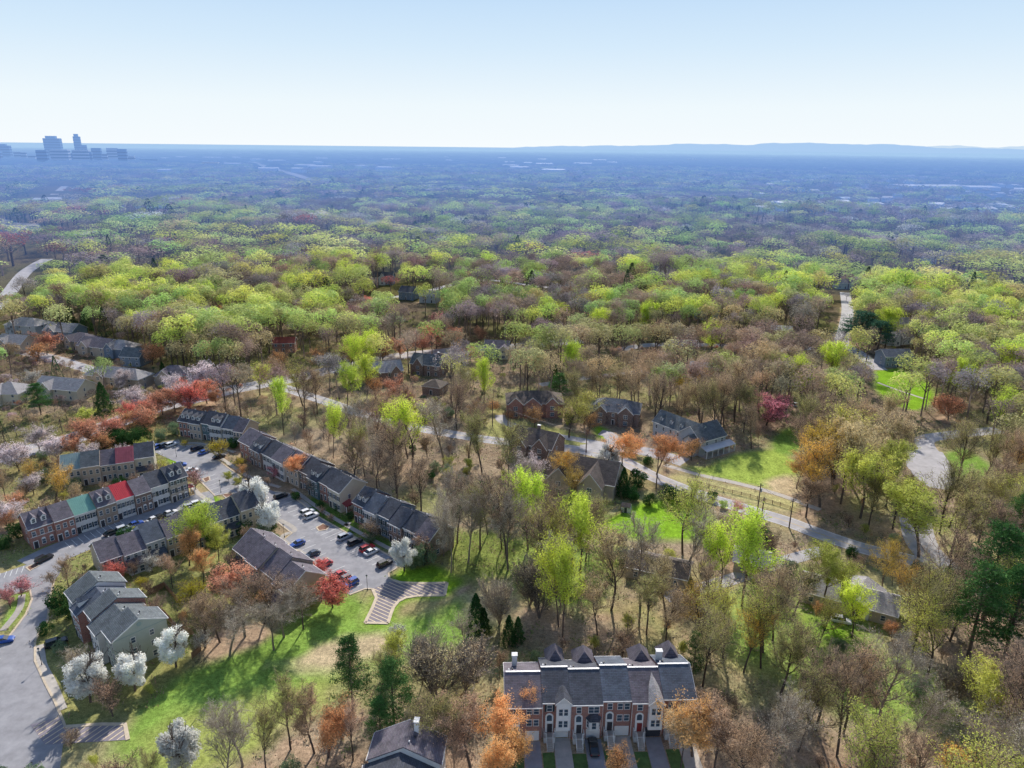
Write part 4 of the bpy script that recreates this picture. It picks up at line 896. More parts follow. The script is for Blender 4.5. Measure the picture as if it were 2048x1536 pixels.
# ------------------------------------------------------------------ cars
PAINT = {}
def paint_mat(n, c): 
    if n not in PAINT: PAINT[n] = mat('car_paint_' + n, c, .35, .03, .5, spec=.5, coat=.5)
    return PAINT[n]
CARS = {}
def car_meshes(suv):
    if suv in CARS: return CARS[suv]
    L_, W, H = (4.7, 1.86, 1.68) if suv else (4.6, 1.8, 1.45)
    dm = paint_mat('white', (.75, .75, .76))
    # lofted body: sections along x: (x, zbottom, zbelt, halfwidth)
    secs = [(-.5, .38, .72, .40), (-.485, .25, .86, .46), (-.40, .2, .93, .5), (-.2, .2, .95, .5), (.1, .2, .96, .5), (.27, .2, .93, .5), (.42, .22, .80 if not suv else .92, .485), (.48, .28, .70 if not suv else .8, .45), (.5, .36, .6, .40)]
    mb = MB(); i = mb.mi(dm)
    for (x, zb, zt, hw) in secs:
        hw *= W
        for p in ((-hw * .92, zb), (-hw, zb + .2), (-hw, zt - .12), (-hw * .86, zt), (hw * .86, zt), (hw, zt - .12), (hw, zb + .2), (hw * .92, zb)): mb.v.append((x * L_, p[0], p[1]))
    for s in range(len(secs) - 1):
        for k in range(8): a = s * 8 + k; b = s * 8 + (k + 1) % 8; mb.f.append((a, b, b + 8, a + 8)); mb.m.append(i)
    mb.f.append(tuple(range(7, -1, -1))); n = (len(secs) - 1) * 8; mb.f.append(tuple(range(n, n + 8))); mb.m += [i, i]
    # roof panel
    xr0, xr1 = (-.40, .06) if suv else (-.24, .05); hw = W * .37
    mb.box(xr0 * L_, -hw, H - .05, xr1 * L_, hw, H, dm)
    for sx in (xr0 * L_ + .02, (xr0 + xr1) / 2 * L_, xr1 * L_ - .02): 
        for sy in (-1, 1): mb.tube((sx, sy * hw * .98, H - .02), (sx * 1.05 + .12 * (1 if sx > 0 else -1), sy * W * .43, .93), .04, .05, 4, dm)
    body = mb.mesh('body')
    g = MB(); xb0, xb1 = (-.47, .24) if suv else (-.42, .25); wb = W * .43; z0 = .9; z1 = H - .045
    bot = [(xb0 * L_, -wb, z0), (xb1 * L_, -wb, z0), (xb1 * L_, wb, z0), (xb0 * L_, wb, z0)]; top = [(xr0 * L_, -hw, z1), (xr1 * L_, -hw, z1), (xr1 * L_, hw, z1), (xr0 * L_, hw, z1)]
    for k in range(4): g.poly([bot[k], bot[(k + 1) % 4], top[(k + 1) % 4], top[k]], 'car_glass')
    glass = g.mesh('window_glass')
    w = MB(); w.tube((0, -.11, 0), (0, .11, 0), .33, .33, 14, 'rubber'); tyre = w.mesh('wheel')
    r = MB(); r.tube((0, -.125, 0), (0, .125, 0), .2, .2, 10, 'rim'); rim = r.mesh('rim')
    h = MB(); h.box(-.05, -.2, -.07, .05, .2, .07, 'lamp_white'); hl = h.mesh('headlight')
    t = MB(); t.box(-.05, -.16, -.09, .05, .16, .09, 'lamp_red'); tl = t.mesh('tail_light')
    CARS[suv] = (body, glass, tyre, rim, hl, tl, L_, W, H); return CARS[suv]
def car(px, py, ang, colname, col, label, suv=True, at=None, group='cars parked in the townhouse court'):
    body, glass, tyre, rim, hl, tl, L_, W, H = car_meshes(suv)
    c = at or P(px, py, .6); u = empty('parked_car', (c.x, c.y, .06), R(ang), label=label, cat='car', group=group)
    
    if (suv, colname) not in CARS: CARS[(suv, colname)] = body.copy(); CARS[(suv, colname)].materials[0] = paint_mat(colname, col)
    link('body', CARS[(suv, colname)], u)
    link('window_glass', glass, u)
    for sx in (-.31, .32):
        for sy in (-1, 1): w = link('wheel', tyre, u, (sx * L_, sy * (W / 2 - .1), .33)); link('rim', rim, w)
    for sy in (-1, 1): link('headlight', hl, u, (.485 * L_, sy * W * .33, .62)); link('tail_light', tl, u, (-.485 * L_, sy * W * .36, .72))
    mark_disc(c.x, c.y, 3)
WHT, SIL, BLK, NAV, BLU, RED, GRY = ('white', (.75, .75, .76)), ('silver', (.5, .53, .58)), ('black', (.015, .015, .02)), ('navy', (.03, .05, .10)), ('blue', (.03, .10, .42)), ('red', (.55, .02, .03)), ('grey', (.16, .17, .19))
ra = math.degrees(math.atan2(*(lambda v: (v.y, v.x))(P(583, 993) - P(549, 1005))))   # stall direction right side
for px, py, c, suv, lab in [(615, 1024, WHT, True, 'farther of two white cars parked side by side'), (623, 1031, WHT, True, 'nearer of two white cars parked side by side'), (690, 1073, SIL, True, 'silver blue van between the planted kerb island and a black car'),
     (710, 1084, BLK, True, 'black car just right of the silver blue van'), (734, 1096, RED, True, 'bright red car beside a white one'), (743, 1103, WHT, False, 'white car directly right of the bright red car'), (769, 1127, BLK, True, 'black car nearest the striped turnaround'),
     (561, 992, BLK, True, 'black car in the shade beside the big white pear tree')]:
    car(px, py, ra, *c, lab, suv)
for px, py, c, suv, lab in [(595, 1087, BLU, False, 'bright blue car opposite the silver blue van'), (624, 1108, NAV, False, 'dark blue car two spaces right of the bright blue one'), (649, 1128, RED, False, 'red car half hidden by the red tree'),
     (687, 1160, GRY, True, 'grey car under the red tree by the turnaround'), (701, 1166, BLU, True, 'blue car last before the turnaround'), (676, 1150, RED, False, 'dark red car beneath the red tree branches')]:
    car(px, py, ra + 180, *c, lab, suv)
for px, py, a, c, suv, lab in [(315, 893, 75, BLU, True, 'blue car first in the upper bay beside the cream end house'), (329, 890, 70, NAV, True, 'navy car second in the upper bay'), (343, 889, 60, WHT, True, 'white car last in the upper bay'),
     (394, 897, 55, BLK, True, 'black car left of the yellow budding street tree'), (409, 904, 55, BLU, False, 'blue car next to the yellow budding street tree'), (438, 913, 45, BLK, False, 'black car right of the yellow budding street tree'),
     (360, 929, 20, BLU, False, 'light blue car behind the dark purple courtyard tree'), (383, 940, 25, WHT, False, 'white car seen through the dark purple courtyard tree'), (376, 945, 25, SIL, False, 'silver car seen through the dark purple courtyard tree'),
     (382, 1013, 40, SIL, True, 'silver car at the upper end of the lane'), (396, 1007, 40, WHT, True, 'white van at the upper end of the lane'), (309, 1038, 55, WHT, False, 'white car in the middle of the lane'), (322, 1033, 55, BLK, False, 'black car next to the white one in the lane'),
     (271, 1048, 50, BLU, False, 'blue car in the lane in front of the red roofed house'), (248, 1057, 50, SIL, True, 'silver car left of the blue one in the lane'), (224, 1065, 50, BLK, False, 'dark car at the left of the parked row in the lane'),
     (340, 1026, 50, WHT, False, 'white car parked in front of the white shuttered townhouse'), (88, 1117, 65, BLK, True, 'black car beside the kerb island at the lower end of the lane'), (6, 1280, 20, BLU, False, 'blue car cut by the left edge beside the curved kerb'),
     (112, 1285, 38, BLK, True, 'long black car in the shady drive of the slate blue terrace')]:
    car(px, py, a, *c, lab, suv)
fc = FT(0, 0)
car(0, 0, 91, *BLK, 'black car on the driveway in front of the hipped bay window', False, at=P(1187, 1493, .6), group='cars outside the court')
car(1682, 1240, -20, *WHT, 'white car on the drive of the low ranch house', True, group='cars outside the court'); car(1655, 1202, -20, *SIL, 'silver car behind the ranch house among bare trunks', True, group='cars outside the court')
car(1596, 810, 5, *SIL, 'silver car beneath the tall lime tree on the right', True, group='cars outside the court'); car(1376, 895, 100, *GRY, 'grey car in the open side garage of the big grey house', True, group='cars outside the court')
car(97, 722, -10, *BLU, 'small blue car in the court of the pale houses', True, group='cars outside the court')
for px, py, c, lab in ((1703, 610, BLK, 'dark car at the end of the far side street'), (1690, 665, WHT, 'white car on the far side street'), (950, 877, SIL, 'silver car on the street above the white tree')): car(px, py, 80, *c, lab, True, group='cars outside the court')

# ------------------------------------------------------------------ street furniture
def utility_pole(px, py, h, label, trans=False):
    c = P(px, py); u = empty('utility_pole', (c.x, c.y, 0), .5, label=label, cat='utility pole')
    mb = MB(); mb.tube((0, 0, -.3), (0, 0, h), .22, .14, 8, 'pole'); mb.build('pole', u)
    mb = MB(); mb.box(-1.2, -.08, h - 1, 1.2, .08, h - .85, 'pole'); mb.build('crossarm', u)
    for x in (-1.1, 0, 1.1): mb = MB(); mb.tube((x, 0, h - .85), (x, 0, h - .6), .06, .05, 6, 'siding_white'); mb.build('insulator', u)
    if trans: mb = MB(); mb.tube((.45, 0, h - 3), (.45, 0, h - 1.8), .32, .32, 10, 'siding_gray'); mb.build('transformer', u)
    mark_disc(c.x, c.y, 3); return Vector((c.x, c.y, h - .6))
up = [utility_pole(985, 852, 11, 'utility pole by the brick house drive, left of two'), utility_pole(1016, 866, 11, 'utility pole just right of the drive of the brick house'), utility_pole(1172, 905, 9, 'utility pole on the verge above the golden tree'),
      utility_pole(1312, 978, 12, 'utility pole beside the street above the dark cedars'), utility_pole(1512, 1042, 13, 'tall utility pole with grey transformer beside the street', True), utility_pole(1578, 1056, 10, 'utility pole right of the transformer pole'), utility_pole(1524, 1028, 6, 'short pole stub beside the transformer pole')]
def wire(a, b, label):
    mb = MB(); n = 10; pts = []
    for k in range(n + 1): t = k / n; p = a.lerp(b, t); p.z -= 4 * t * (1 - t) * 1.0; pts.append(p)
    for k in range(n): mb.tube(pts[k], pts[k + 1], .03, .03, 3, 'dark')
    tag(mb.build('power_line'), label, 'power line')
wire(up[0], up[1], 'sagging power line between the two poles at the brick house drive'); wire(up[1], up[2], 'power line running over the verge by the round orange trees'); wire(up[2], up[3], 'power line from the verge pole to the cedar pole')
wire(up[3], up[4], 'long power line to the transformer pole'); wire(up[4], up[5], 'short power line right of the transformer pole')
lamp_l = {}
for px, py, lab in [(735, 1180, 'black lamp post on the grass corner of the striped turnaround'), (353, 914, 'lamp post on the grass corner of the upper bay'), (442, 985, 'lamp post by the small yellow tree at the stalls'), (43, 1192, 'lamp post beside the curved kerb at the left'), (113, 1205, 'lamp post in front of the dark evergreen at the road bend'),
                    (569, 1075, 'lamp post on the small grass wedge by the mauve terrace'), (84, 1330, 'dark lamp post on the pavement below the long black car')]:
    c = P(px, py); u = empty('lamp_post', (c.x, c.y, 0), label=lab, cat='lamp post', group='lamp posts in the court')
    mb = MB(); mb.tube((0, 0, 0), (0, 0, .5), .13, .1, 8, 'dark'); mb.tube((0, 0, .5), (0, 0, 3.9), .06, .05, 8, 'dark'); mb.build('post', u)
    mb = MB(); mb.tube((0, 0, 3.9), (0, 0, 4.35), .12, .22, 8, 'white'); mb.build('lantern', u); mb = MB(); mb.tube((0, 0, 4.35), (0, 0, 4.65), .26, .04, 8, 'dark'); mb.build('lantern_cap', u)
def fence(pxs, h, label, rail=True, m='wood', name='fence'):
    pts = densify(pxpoly(pxs), 2.4); o = pts[0]; u = empty(name, (o.x, o.y, 0), label=label, cat='fence')
    f = MB()
    for a, b in zip(pts[:-1], pts[1:]):
        a_, b_ = a - o, b - o
        if rail:
            for z in (.35, .75, 1.1): f.tube((a_.x, a_.y, z), (b_.x, b_.y, z), .07, .07, 4, m)
        else:
            n = Vector((-(b_ - a_).y, (b_ - a_).x)).normalized() * .03
            f.prism([(a_.x - n.x, a_.y - n.y, .05), (a_.x + n.x, a_.y + n.y, .05), (b_.x + n.x, b_.y + n.y, .05), (b_.x - n.x, b_.y - n.y, .05)], (0, 0, h - .1), m)
    f.build('rail' if rail else 'board_panel', u)
    for i, p in enumerate(pts):
        if i > 60: break
        q = MB(); v = p - o; q.box(v.x - .08, v.y - .08, 0, v.x + .08, v.y + .08, h, m); q.build('post', u)
fence([(1375, 962), (1430, 978), (1500, 995), (1560, 1012), (1600, 1026)], 1.3, 'brown split rail fence along the street below the lawn')
fence([(1190, 1052), (1222, 1038), (1252, 1022)], 1.5, 'wooden fence running down from the little shed to the vivid lawn'); fence([(1195, 1010), (1230, 1010), (1250, 1020)], 1.5, 'wooden rail fence behind the shed')
fence([(355, 1262), (385, 1270), (402, 1302), (385, 1318)], 1.8, 'tan board fence behind the right pear tree', False); fence([(300, 1215), (330, 1232), (355, 1262)], 1.8, 'brown board fence behind the slate blue terrace', False)
fence([(300, 1190), (330, 1175), (360, 1210)], 1.8, 'board fence round the yard above the slate blue terrace', False)
fence([(1050, 1040), (1090, 1060), (1130, 1100)], 1.4, 'dark board fence running through the field left of the lime trees', False)
c = P(1252, 1022); u = empty('shed', (c.x, c.y, 0), -.3, label='small grey shed at the edge of the vivid green lawn', cat='shed'); wall_gable(u, -1.5, 1.5, -1.2, 1.2, 2, 2.7, 'siding_gray', 0); roof_gable(u, -1.5, 1.5, -1.2, 1.2, 2, 2.7, 'roof_brown', ov=.2, trim=False); door(u, 0, -1.2, 0, 'door_dark', .9, 1.8); mark_disc(c.x, c.y, 4)
# ------------------------------------------------------------------ tree archetypes
def cards(C, s, g, aspect=1.0, nrm=None, loose=.6):
    """random oriented quads at centres C (n,3), size s (n,); nrm: leaves face outward from the crown"""
    n = len(C); u = g.normal(size=(n, 3))
    if nrm is not None:
        N_ = nrm + g.normal(size=(n, 3)) * loose; N_ /= np.linalg.norm(N_, axis=1)[:, None]; u -= (u * N_).sum(1)[:, None] * N_
        u /= np.linalg.norm(u, axis=1)[:, None]; w = np.cross(N_, u)
        u = u * (s * .5)[:, None]; w = w * (s * .5 * aspect)[:, None]
        return np.stack([C - u, C - w * .8, C + u, C + w * .8], 1).reshape(-1, 3)
    u /= np.linalg.norm(u, axis=1)[:, None]
    w = g.normal(size=(n, 3)); w -= (w * u).sum(1)[:, None] * u; w /= np.linalg.norm(w, axis=1)[:, None]
    u = u * (s * .5)[:, None]; w = w * (s * .5 * aspect)[:, None]
    V = np.stack([C - u, C - w * .8, C + u, C + w * .8], 1)
    return V.reshape(-1, 3)
def twigs(Pt, D, L_, wd, g):
    n = len(Pt); r = g.normal(size=(n, 3)); r -= (r * D).sum(1)[:, None] * D; r /= np.linalg.norm(r, axis=1)[:, None]
    tip = Pt + D * L_[:, None]
    return np.stack([Pt - r * wd / 2, Pt + r * wd / 2, tip], 1).reshape(-1, 3)
def np_mesh(name, parts, mats):
    """parts: list of (verts(n*k,3), k, matindex)"""
    V = np.concatenate([p[0] for p in parts]); me = bpy.data.meshes.new(name)
    me.vertices.add(len(V)); me.vertices.foreach_set('co', V.astype(np.float32).ravel())
    ls, lt, mi = [], [], []; off = 0
    for v, k, m in parts:
        nf = len(v) // k; ls.append(off + np.arange(nf) * k); lt.append(np.full(nf, k)); mi.append(np.full(nf, m)); off += len(v)
    me.loops.add(len(V)); me.loops.foreach_set('vertex_index', np.arange(len(V), dtype=np.int32))
    ls = np.concatenate(ls); me.polygons.add(len(ls)); me.polygons.foreach_set('loop_start', ls.astype(np.int32)); me.polygons.foreach_set('loop_total', np.concatenate(lt).astype(np.int32))
    for m in mats: me.materials.append(m)
    me.polygons.foreach_set('material_index', np.concatenate(mi).astype(np.int32)); me.update(calc_edges=True); return me
def skeleton(seed, H, r, fork, spread, lv=3, lean=.0, stems=1):
    rd = random.Random(seed); segs = []; tips = []
    def grow(p, d, L_, rad, level):
        n = 8 if level == 0 else 4 if level == 1 else 3
        step = L_ / n; r0 = rad
        for i in range(n):
            r1 = rad * (1 - (i + 1) / n * (.55 if level == 0 else .75))
            d = (d + Vector((rd.gauss(0, 1), rd.gauss(0, 1), rd.gauss(0, .5))) * (.05 if level == 0 else .13) + Vector((0, 0, .10 if level else .03))).normalized()
            q = p + d * step; segs.append((p.copy(), q.copy(), r0, r1, level))
            if level < lv:
                if level == 0: k = 0 if (p.z + step * .5) / H < fork else (2 if i < n - 1 else 4)
                else: k = rd.choice((1, 2, 2)) if level == 1 else 2
                for _ in range(k):
                    a = rd.uniform(0, 6.283); o = d.orthogonal().normalized(); o.rotate(__import__('mathutils').Quaternion(d, a))
                    t = rd.uniform(.2, 1); bp = p.lerp(q, t); f = spread * rd.uniform(.65, 1.25)
                    nd = (d * math.cos(f) + o * math.sin(f)).normalized()
                    hrem = 1 - max(0, bp.z / H - fork) / (1.05 - fork)
                    ll = {0: r * (0.50 + .85 * min(1, hrem * 1.6 if hrem < .5 else 1.05 - .1 * hrem)) * rd.uniform(.75, 1.2), 1: L_ * .48 * rd.uniform(.7, 1.2), 2: L_ * .5 * rd.uniform(.7, 1.2)}[level]
                    grow(bp, nd, max(ll, .6), r1 * (.55 if level == 0 else .6), level + 1)
            if level >= 2: tips.append((q.copy(), d.copy()))
            p = q; r0 = r1
    for s in range(stems):
        a = rd.uniform(0, 6.28); ln = .06 + lean + (.22 if stems > 1 else 0)
        grow(Vector((math.cos(a) * .2 * (stems > 1), math.sin(a) * .2 * (stems > 1), 0)), Vector((math.cos(a) * ln, math.sin(a) * ln, 1)).normalized(), H * (.86 if stems == 1 else .8), (.0095 * H + .09) * (1 if stems == 1 else .7), 0)
    return segs, tips
def trunk_mesh(segs, maxlv=3):
    mb = MB()
    for p, q, a, b, l in segs:
        if l <= maxlv: mb.tube(p, q, max(a * 1.2, .045), max(b * 1.2, .035), (7, 5, 3, 3)[l], 'bark')
    return mb.mesh('trunk')
TWIG_B = leaf_mat('twig_brown', (.50, .38, .28), .25, .35, .01); TWIG_G = leaf_mat('twig_grey', (.54, .47, .36), .25, .35, .01)
LM = {k: leaf_mat('leaf_' + k, c, t, v) for k, c, t, v in [
 ('lime', (.74, .86, .14), .5, .3), ('yellowgreen', (.66, .68, .17), .5, .3), ('green', (.40, .54, .15), .5, .3), ('olive', (.50, .48, .19), .45, .3),
 ('gold', (.84, .58, .13), .5, .3), ('yellow', (.70, .60, .06), .5, .3), ('orange', (.90, .52, .24), .5, .3), ('redorange', (.92, .50, .33), .5, .3), ('red', (.86, .30, .24), .5, .35),
 ('wine', (.82, .36, .40), .4, .35), ('white', (.95, .95, .90), .5, .12), ('pink', (.92, .80, .80), .35, .2), ('bud', (.60, .42, .28), .45, .35), ('tanbud', (.72, .57, .34), .45, .3),
 ('greybud', (.54, .48, .42), .4, .3), ('evergreen', (.055, .13, .04), .15, .45), ('pine', (.10, .21, .065), .2, .45), ('bluegreen', (.10, .22, .13), .2, .4), ('sagebush', (.22, .30, .17), .3, .3)]}
ARCH = {}
def arch(kind, i):
    key = (kind, i)
    if key in ARCH: return ARCH[key]
    g = np.random.default_rng(100 + i * 7 + len(kind)); A = {}
    if kind in ('tall', 'round', 'multi'):
        H, r, fork, spread, st = {'tall': (26, 8.6, .34, .68, 1), 'round': (9.5, 4.6, .14, .78, 1), 'multi': (15, 5.8, .12, .42, 4)}[kind]
        segs, tips = skeleton(10 * i + {'tall': 1, 'round': 2, 'multi': 3}[kind], H, r, fork, spread, stems=st)
        A['trunk'] = trunk_mesh(segs); TP = np.array([t[0][:] for t in tips]); TD = np.array([t[1][:] for t in tips])
        A['H'] = max(TP[:, 2].max(), 1); rr = np.hypot(TP[:, 0] - TP[:, 0].mean(), TP[:, 1] - TP[:, 1].mean()); A['r'] = float(np.percentile(rr, 90)) + .6
        sc = {'tall': 1, 'round': .55, 'multi': .85}[kind]
        def tw(n, L_=1.1, w=.055):
            k = g.integers(0, len(TP), n); D = TD[k] + g.normal(size=(n, 3)) * .55; D[:, 2] += .25; D /= np.linalg.norm(D, axis=1)[:, None]
            return twigs(TP[k] + g.normal(size=(n, 3)) * .12, D, L_ * sc * g.uniform(.5, 1.3, n), w * (1 if kind != 'round' else .7), g)
        def lv(n, s, sp):
            k = g.integers(0, len(TP), n); Cc = TP[k] + g.normal(size=(n, 3)) * sp * sc + [0, 0, .15]; nn = (Cc - [TP[:, 0].mean(), TP[:, 1].mean(), A['H'] * .6]) * [1, 1, .8]; nn = nn / np.linalg.norm(nn, axis=1)[:, None] * .7 + [0, .3, .9]; return cards(Cc, s * g.uniform(.6, 1.3, n), g, nrm=nn, loose=.75)
        m0 = [TWIG_B, LM['bud']]
        m_ = 1. if kind != 'round' else .75
        A['bare'] = np_mesh('crown', [(tw(int(4800 * m_), 1.25, .05), 3, 0), (lv(int(2200 * m_), .26, .7), 4, 1)], m0)
        A['bud'] = np_mesh('crown', [(tw(int(3000 * m_), 1.25, .05), 3, 0), (lv(int(6500 * m_), .33 * (1 if kind != 'round' else .75), .65), 4, 1)], m0)
        A['leaf'] = np_mesh('crown', [(tw(int(900 * m_)), 3, 0), (lv(int(9500 * m_), .46 * (1 if kind != 'round' else .68), .75), 4, 1)], m0)
    elif kind == 'pear':
        segs, tips = skeleton(77 + i, 9.5, 3.0, .14, .6); A['trunk'] = trunk_mesh(segs, 2); A['H'] = 10.; A['r'] = 3.9
        n = 11000; lob = g.normal(size=(46, 3)); lob /= np.linalg.norm(lob, axis=1)[:, None]
        lc = lob * np.array([2.9, 2.9, 3.7]) * g.uniform(.55, 1, (46, 1)) + [0, 0, 5.6]; k = g.integers(0, 46, n)
        q = g.normal(size=(n, 3)); q /= np.linalg.norm(q, axis=1)[:, None]; Cc = lc[k] + q * g.uniform(.3, 1.05, (n, 1))
        A['leaf'] = A['bud'] = A['bare'] = np_mesh('crown', [(twigs(Cc[:900], q[:900], np.full(900, .7), .04, g), 3, 0), (cards(Cc, .32 * g.uniform(.6, 1.3, n), g, nrm=q * .7 + [0, .2, .8], loose=.7), 4, 1)], [TWIG_B, LM['white']])
    elif kind in ('pine', 'cedar', 'bush'):
        H, r = {'pine': (19, 4.6), 'cedar': (10, 2.4), 'bush': (4, 2.4)}[kind]; A['H'] = H; A['r'] = r; mb = MB(); PC = []
        if kind == 'pine':
            mb.tube((0, 0, 0), (.1, 0, H * .5), .3, .2, 7, 'bark'); mb.tube((.1, 0, H * .5), (.25, .1, H * .97), .2, .05, 6, 'bark')
            rd = random.Random(i + 5)
            for w in range(15):
                z = H * (.3 + .68 * w / 14); rad = r * (1.05 - .8 * ((z / H - .3) / .7) ** 1.6) * rd.uniform(.75, 1.1)
                for b in range(rd.choice((4, 5, 6))):
                    a = rd.uniform(0, 6.28); e = Vector((math.cos(a) * rad, math.sin(a) * rad, z + rad * .18)); mb.tube((.15, 0, z), e, .07, .03, 3, 'bark')
                    for t in (.45, .7, .88, 1.): c = Vector((0, 0, z)).lerp(e, t); PC += [(c.x + rd.gauss(0, .35), c.y + rd.gauss(0, .35), c.z + rd.gauss(0, .2))] * 1
            PC = np.array(PC); n = 10500; k = g.integers(0, len(PC), n); Cc = PC[k] + g.normal(size=(n, 3)) * [.5, .5, .22]; s = .36
        elif kind == 'cedar':
            mb.tube((0, 0, 0), (0, 0, H * .9), .16, .03, 6, 'bark'); n = 5200; z = g.uniform(.04, 1, n) ** 1.1; a = g.uniform(0, 6.28, n)
            ww = 1 + .25 * np.sin(a * 5 + z * 23); rad = r * (1 - z) ** .75 * np.sqrt(g.uniform(.35, 1, n)) * ww + .08; Cc = np.stack([np.cos(a) * rad, np.sin(a) * rad, z * H], 1); s = .28
        else:
            mb.tube((0, 0, 0), (0, 0, H * .6), .1, .05, 5, 'bark'); n = 3200; q = g.normal(size=(n, 3)); q /= np.linalg.norm(q, axis=1)[:, None]; lob = g.normal(size=(14, 3)); lob /= np.linalg.norm(lob, axis=1)[:, None]
            lc = lob * [1.45, 1.45, 1.2] + [0, 0, 1.9]; k = g.integers(0, 14, n); Cc = lc[k] + q * g.uniform(.5, 1, (n, 1)) * .95; Cc[:, 2] = np.maximum(Cc[:, 2], .1); s = .22
        A['trunk'] = mb.mesh('trunk'); A['leaf'] = A['bud'] = A['bare'] = np_mesh('crown', [(cards(Cc, s * g.uniform(.6, 1.4, len(Cc)), g, aspect=.55 if kind == 'pine' else .8), 4, 0)], [LM['evergreen']])
    ARCH[key] = A; return A
# kind -> (object name, archetype, crown set, twig material, leaf material, description, default height)
K = {
 'bare': ('bare_tree', 'tall', 'bare', TWIG_B, 'bud', 'leafless brown', 18), 'grey': ('bare_tree', 'tall', 'bare', TWIG_G, 'greybud', 'leafless grey', 18), 'mbare': ('bare_tree', 'multi', 'bare', TWIG_G, 'tanbud', 'many stemmed leafless', 14),
 'tan': ('budding_tree', 'tall', 'bud', TWIG_B, 'tanbud', 'tan budding', 18), 'rust': ('budding_tree', 'tall', 'bud', TWIG_B, 'bud', 'rusty brown budding', 17), 'olive': ('budding_tree', 'tall', 'bud', TWIG_B, 'olive', 'olive budding', 18), 'ygreen': ('budding_tree', 'tall', 'bud', TWIG_B, 'yellowgreen', 'yellow green budding', 18),
 'lime': ('leafing_tree', 'tall', 'leaf', TWIG_B, 'lime', 'bright lime green', 19), 'green': ('leafing_tree', 'tall', 'leaf', TWIG_B, 'green', 'fresh green', 18), 'ylw': ('leafing_tree', 'tall', 'leaf', TWIG_B, 'yellowgreen', 'yellow green', 18),
 'gold': ('leafing_tree', 'tall', 'bud', TWIG_B, 'gold', 'golden yellow', 15), 'tgold': ('leafing_tree', 'tall', 'leaf', TWIG_B, 'tanbud', 'pale tan yellow', 19), 'orange': ('maple_tree', 'round', 'bud', TWIG_B, 'orange', 'orange', 10), 'torange': ('maple_tree', 'tall', 'leaf', TWIG_B, 'orange', 'tall orange', 15),
 'redor': ('maple_tree', 'round', 'leaf', TWIG_B, 'redorange', 'red orange', 11), 'red': ('maple_tree', 'round', 'leaf', TWIG_B, 'red', 'red', 10), 'tred': ('maple_tree', 'tall', 'bud', TWIG_B, 'redorange', 'tall red budding', 15), 'wine': ('maple_tree', 'round', 'bud', TWIG_B, 'wine', 'wine red', 8),
 'crimson': ('maple_tree', 'round', 'leaf', TWIG_B, 'wine', 'large crimson pink', 13), 'rbare': ('bare_tree', 'round', 'bare', TWIG_B, 'bud', 'small round leafless', 8), 'purple': ('bare_tree', 'round', 'bare', TWIG_G, 'wine', 'small purplish leafless', 8), 'yellow': ('ornamental_tree', 'round', 'bud', TWIG_B, 'yellow', 'small bright yellow', 6), 'rgreen': ('ornamental_tree', 'round', 'leaf', TWIG_B, 'yellowgreen', 'small yellow green', 8),
 'white': ('pear_tree', 'pear', 'leaf', TWIG_B, 'white', 'white blossoming', 10), 'palewhite': ('pear_tree', 'round', 'bud', TWIG_G, 'white', 'pale blossoming', 8), 'pink': ('cherry_tree', 'round', 'leaf', TWIG_B, 'pink', 'pale pink blossoming', 8),
 'pine': ('pine_tree', 'pine', 'leaf', None, 'pine', 'dark green pine', 19), 'bpine': ('pine_tree', 'pine', 'leaf', None, 'bluegreen', 'blue green pine', 17), 'cedar': ('cedar_tree', 'cedar', 'leaf', None, 'evergreen', 'dark conical', 9), 'bush': ('evergreen_bush', 'bush', 'leaf', None, 'evergreen', 'dark evergreen', 4), 'sage': ('evergreen_bush', 'bush', 'leaf', None, 'sagebush', 'pale sage green', 4), 'gbush': ('evergreen_bush', 'bush', 'leaf', None, 'green', 'fresh green', 3)}
placed = []   # dict per tree
def ppm(px, py, z):
    p = P(px, py, z); dep = p.y * math.cos(PITCH) + (CH - z) * math.sin(PITCH); return F / dep
def px_field(cx, cy): return cx < 760 and cy > 1000
def T(kind, cx, cy, wpx=None, H=None, base=False, note=None):
    """a tree whose crown centre is seen at photo pixel (cx,cy), crown about wpx wide"""
    d = K[kind]; tl = d[1] == 'tall'; fld = px_field(cx, cy)
    if H and tl: H = H * (1.05 if fld else 1.25 if H >= 18 else 1.05)
    H0 = H or d[6] * (1.28 if tl and not fld else 1)
    cz = {'pine': .55, 'cedar': .42, 'bush': .45, 'pear': .55, 'round': .62, 'tall': .7, 'multi': .6}[d[1]]
    for _ in range(2):
        k = ppm(cx, cy, H0 * cz); r = (wpx / 2 / k) if wpx else None
        if H is None and r and d[1] in ('round', 'pear', 'cedar', 'bush'):
            H0 = min(max(r * {'round': 2.2, 'pear': 2.5, 'cedar': 4, 'bush': 1.6}[d[1]], 2), 14)
    p = P(cx, cy, H0 * cz); placed.append(dict(k=kind, x=p.x, y=p.y, H=H0, r=r, px=cx, py=cy, note=note, hand=True))
    mark_disc(p.x, p.y, max(2., (r or 4) * .7))
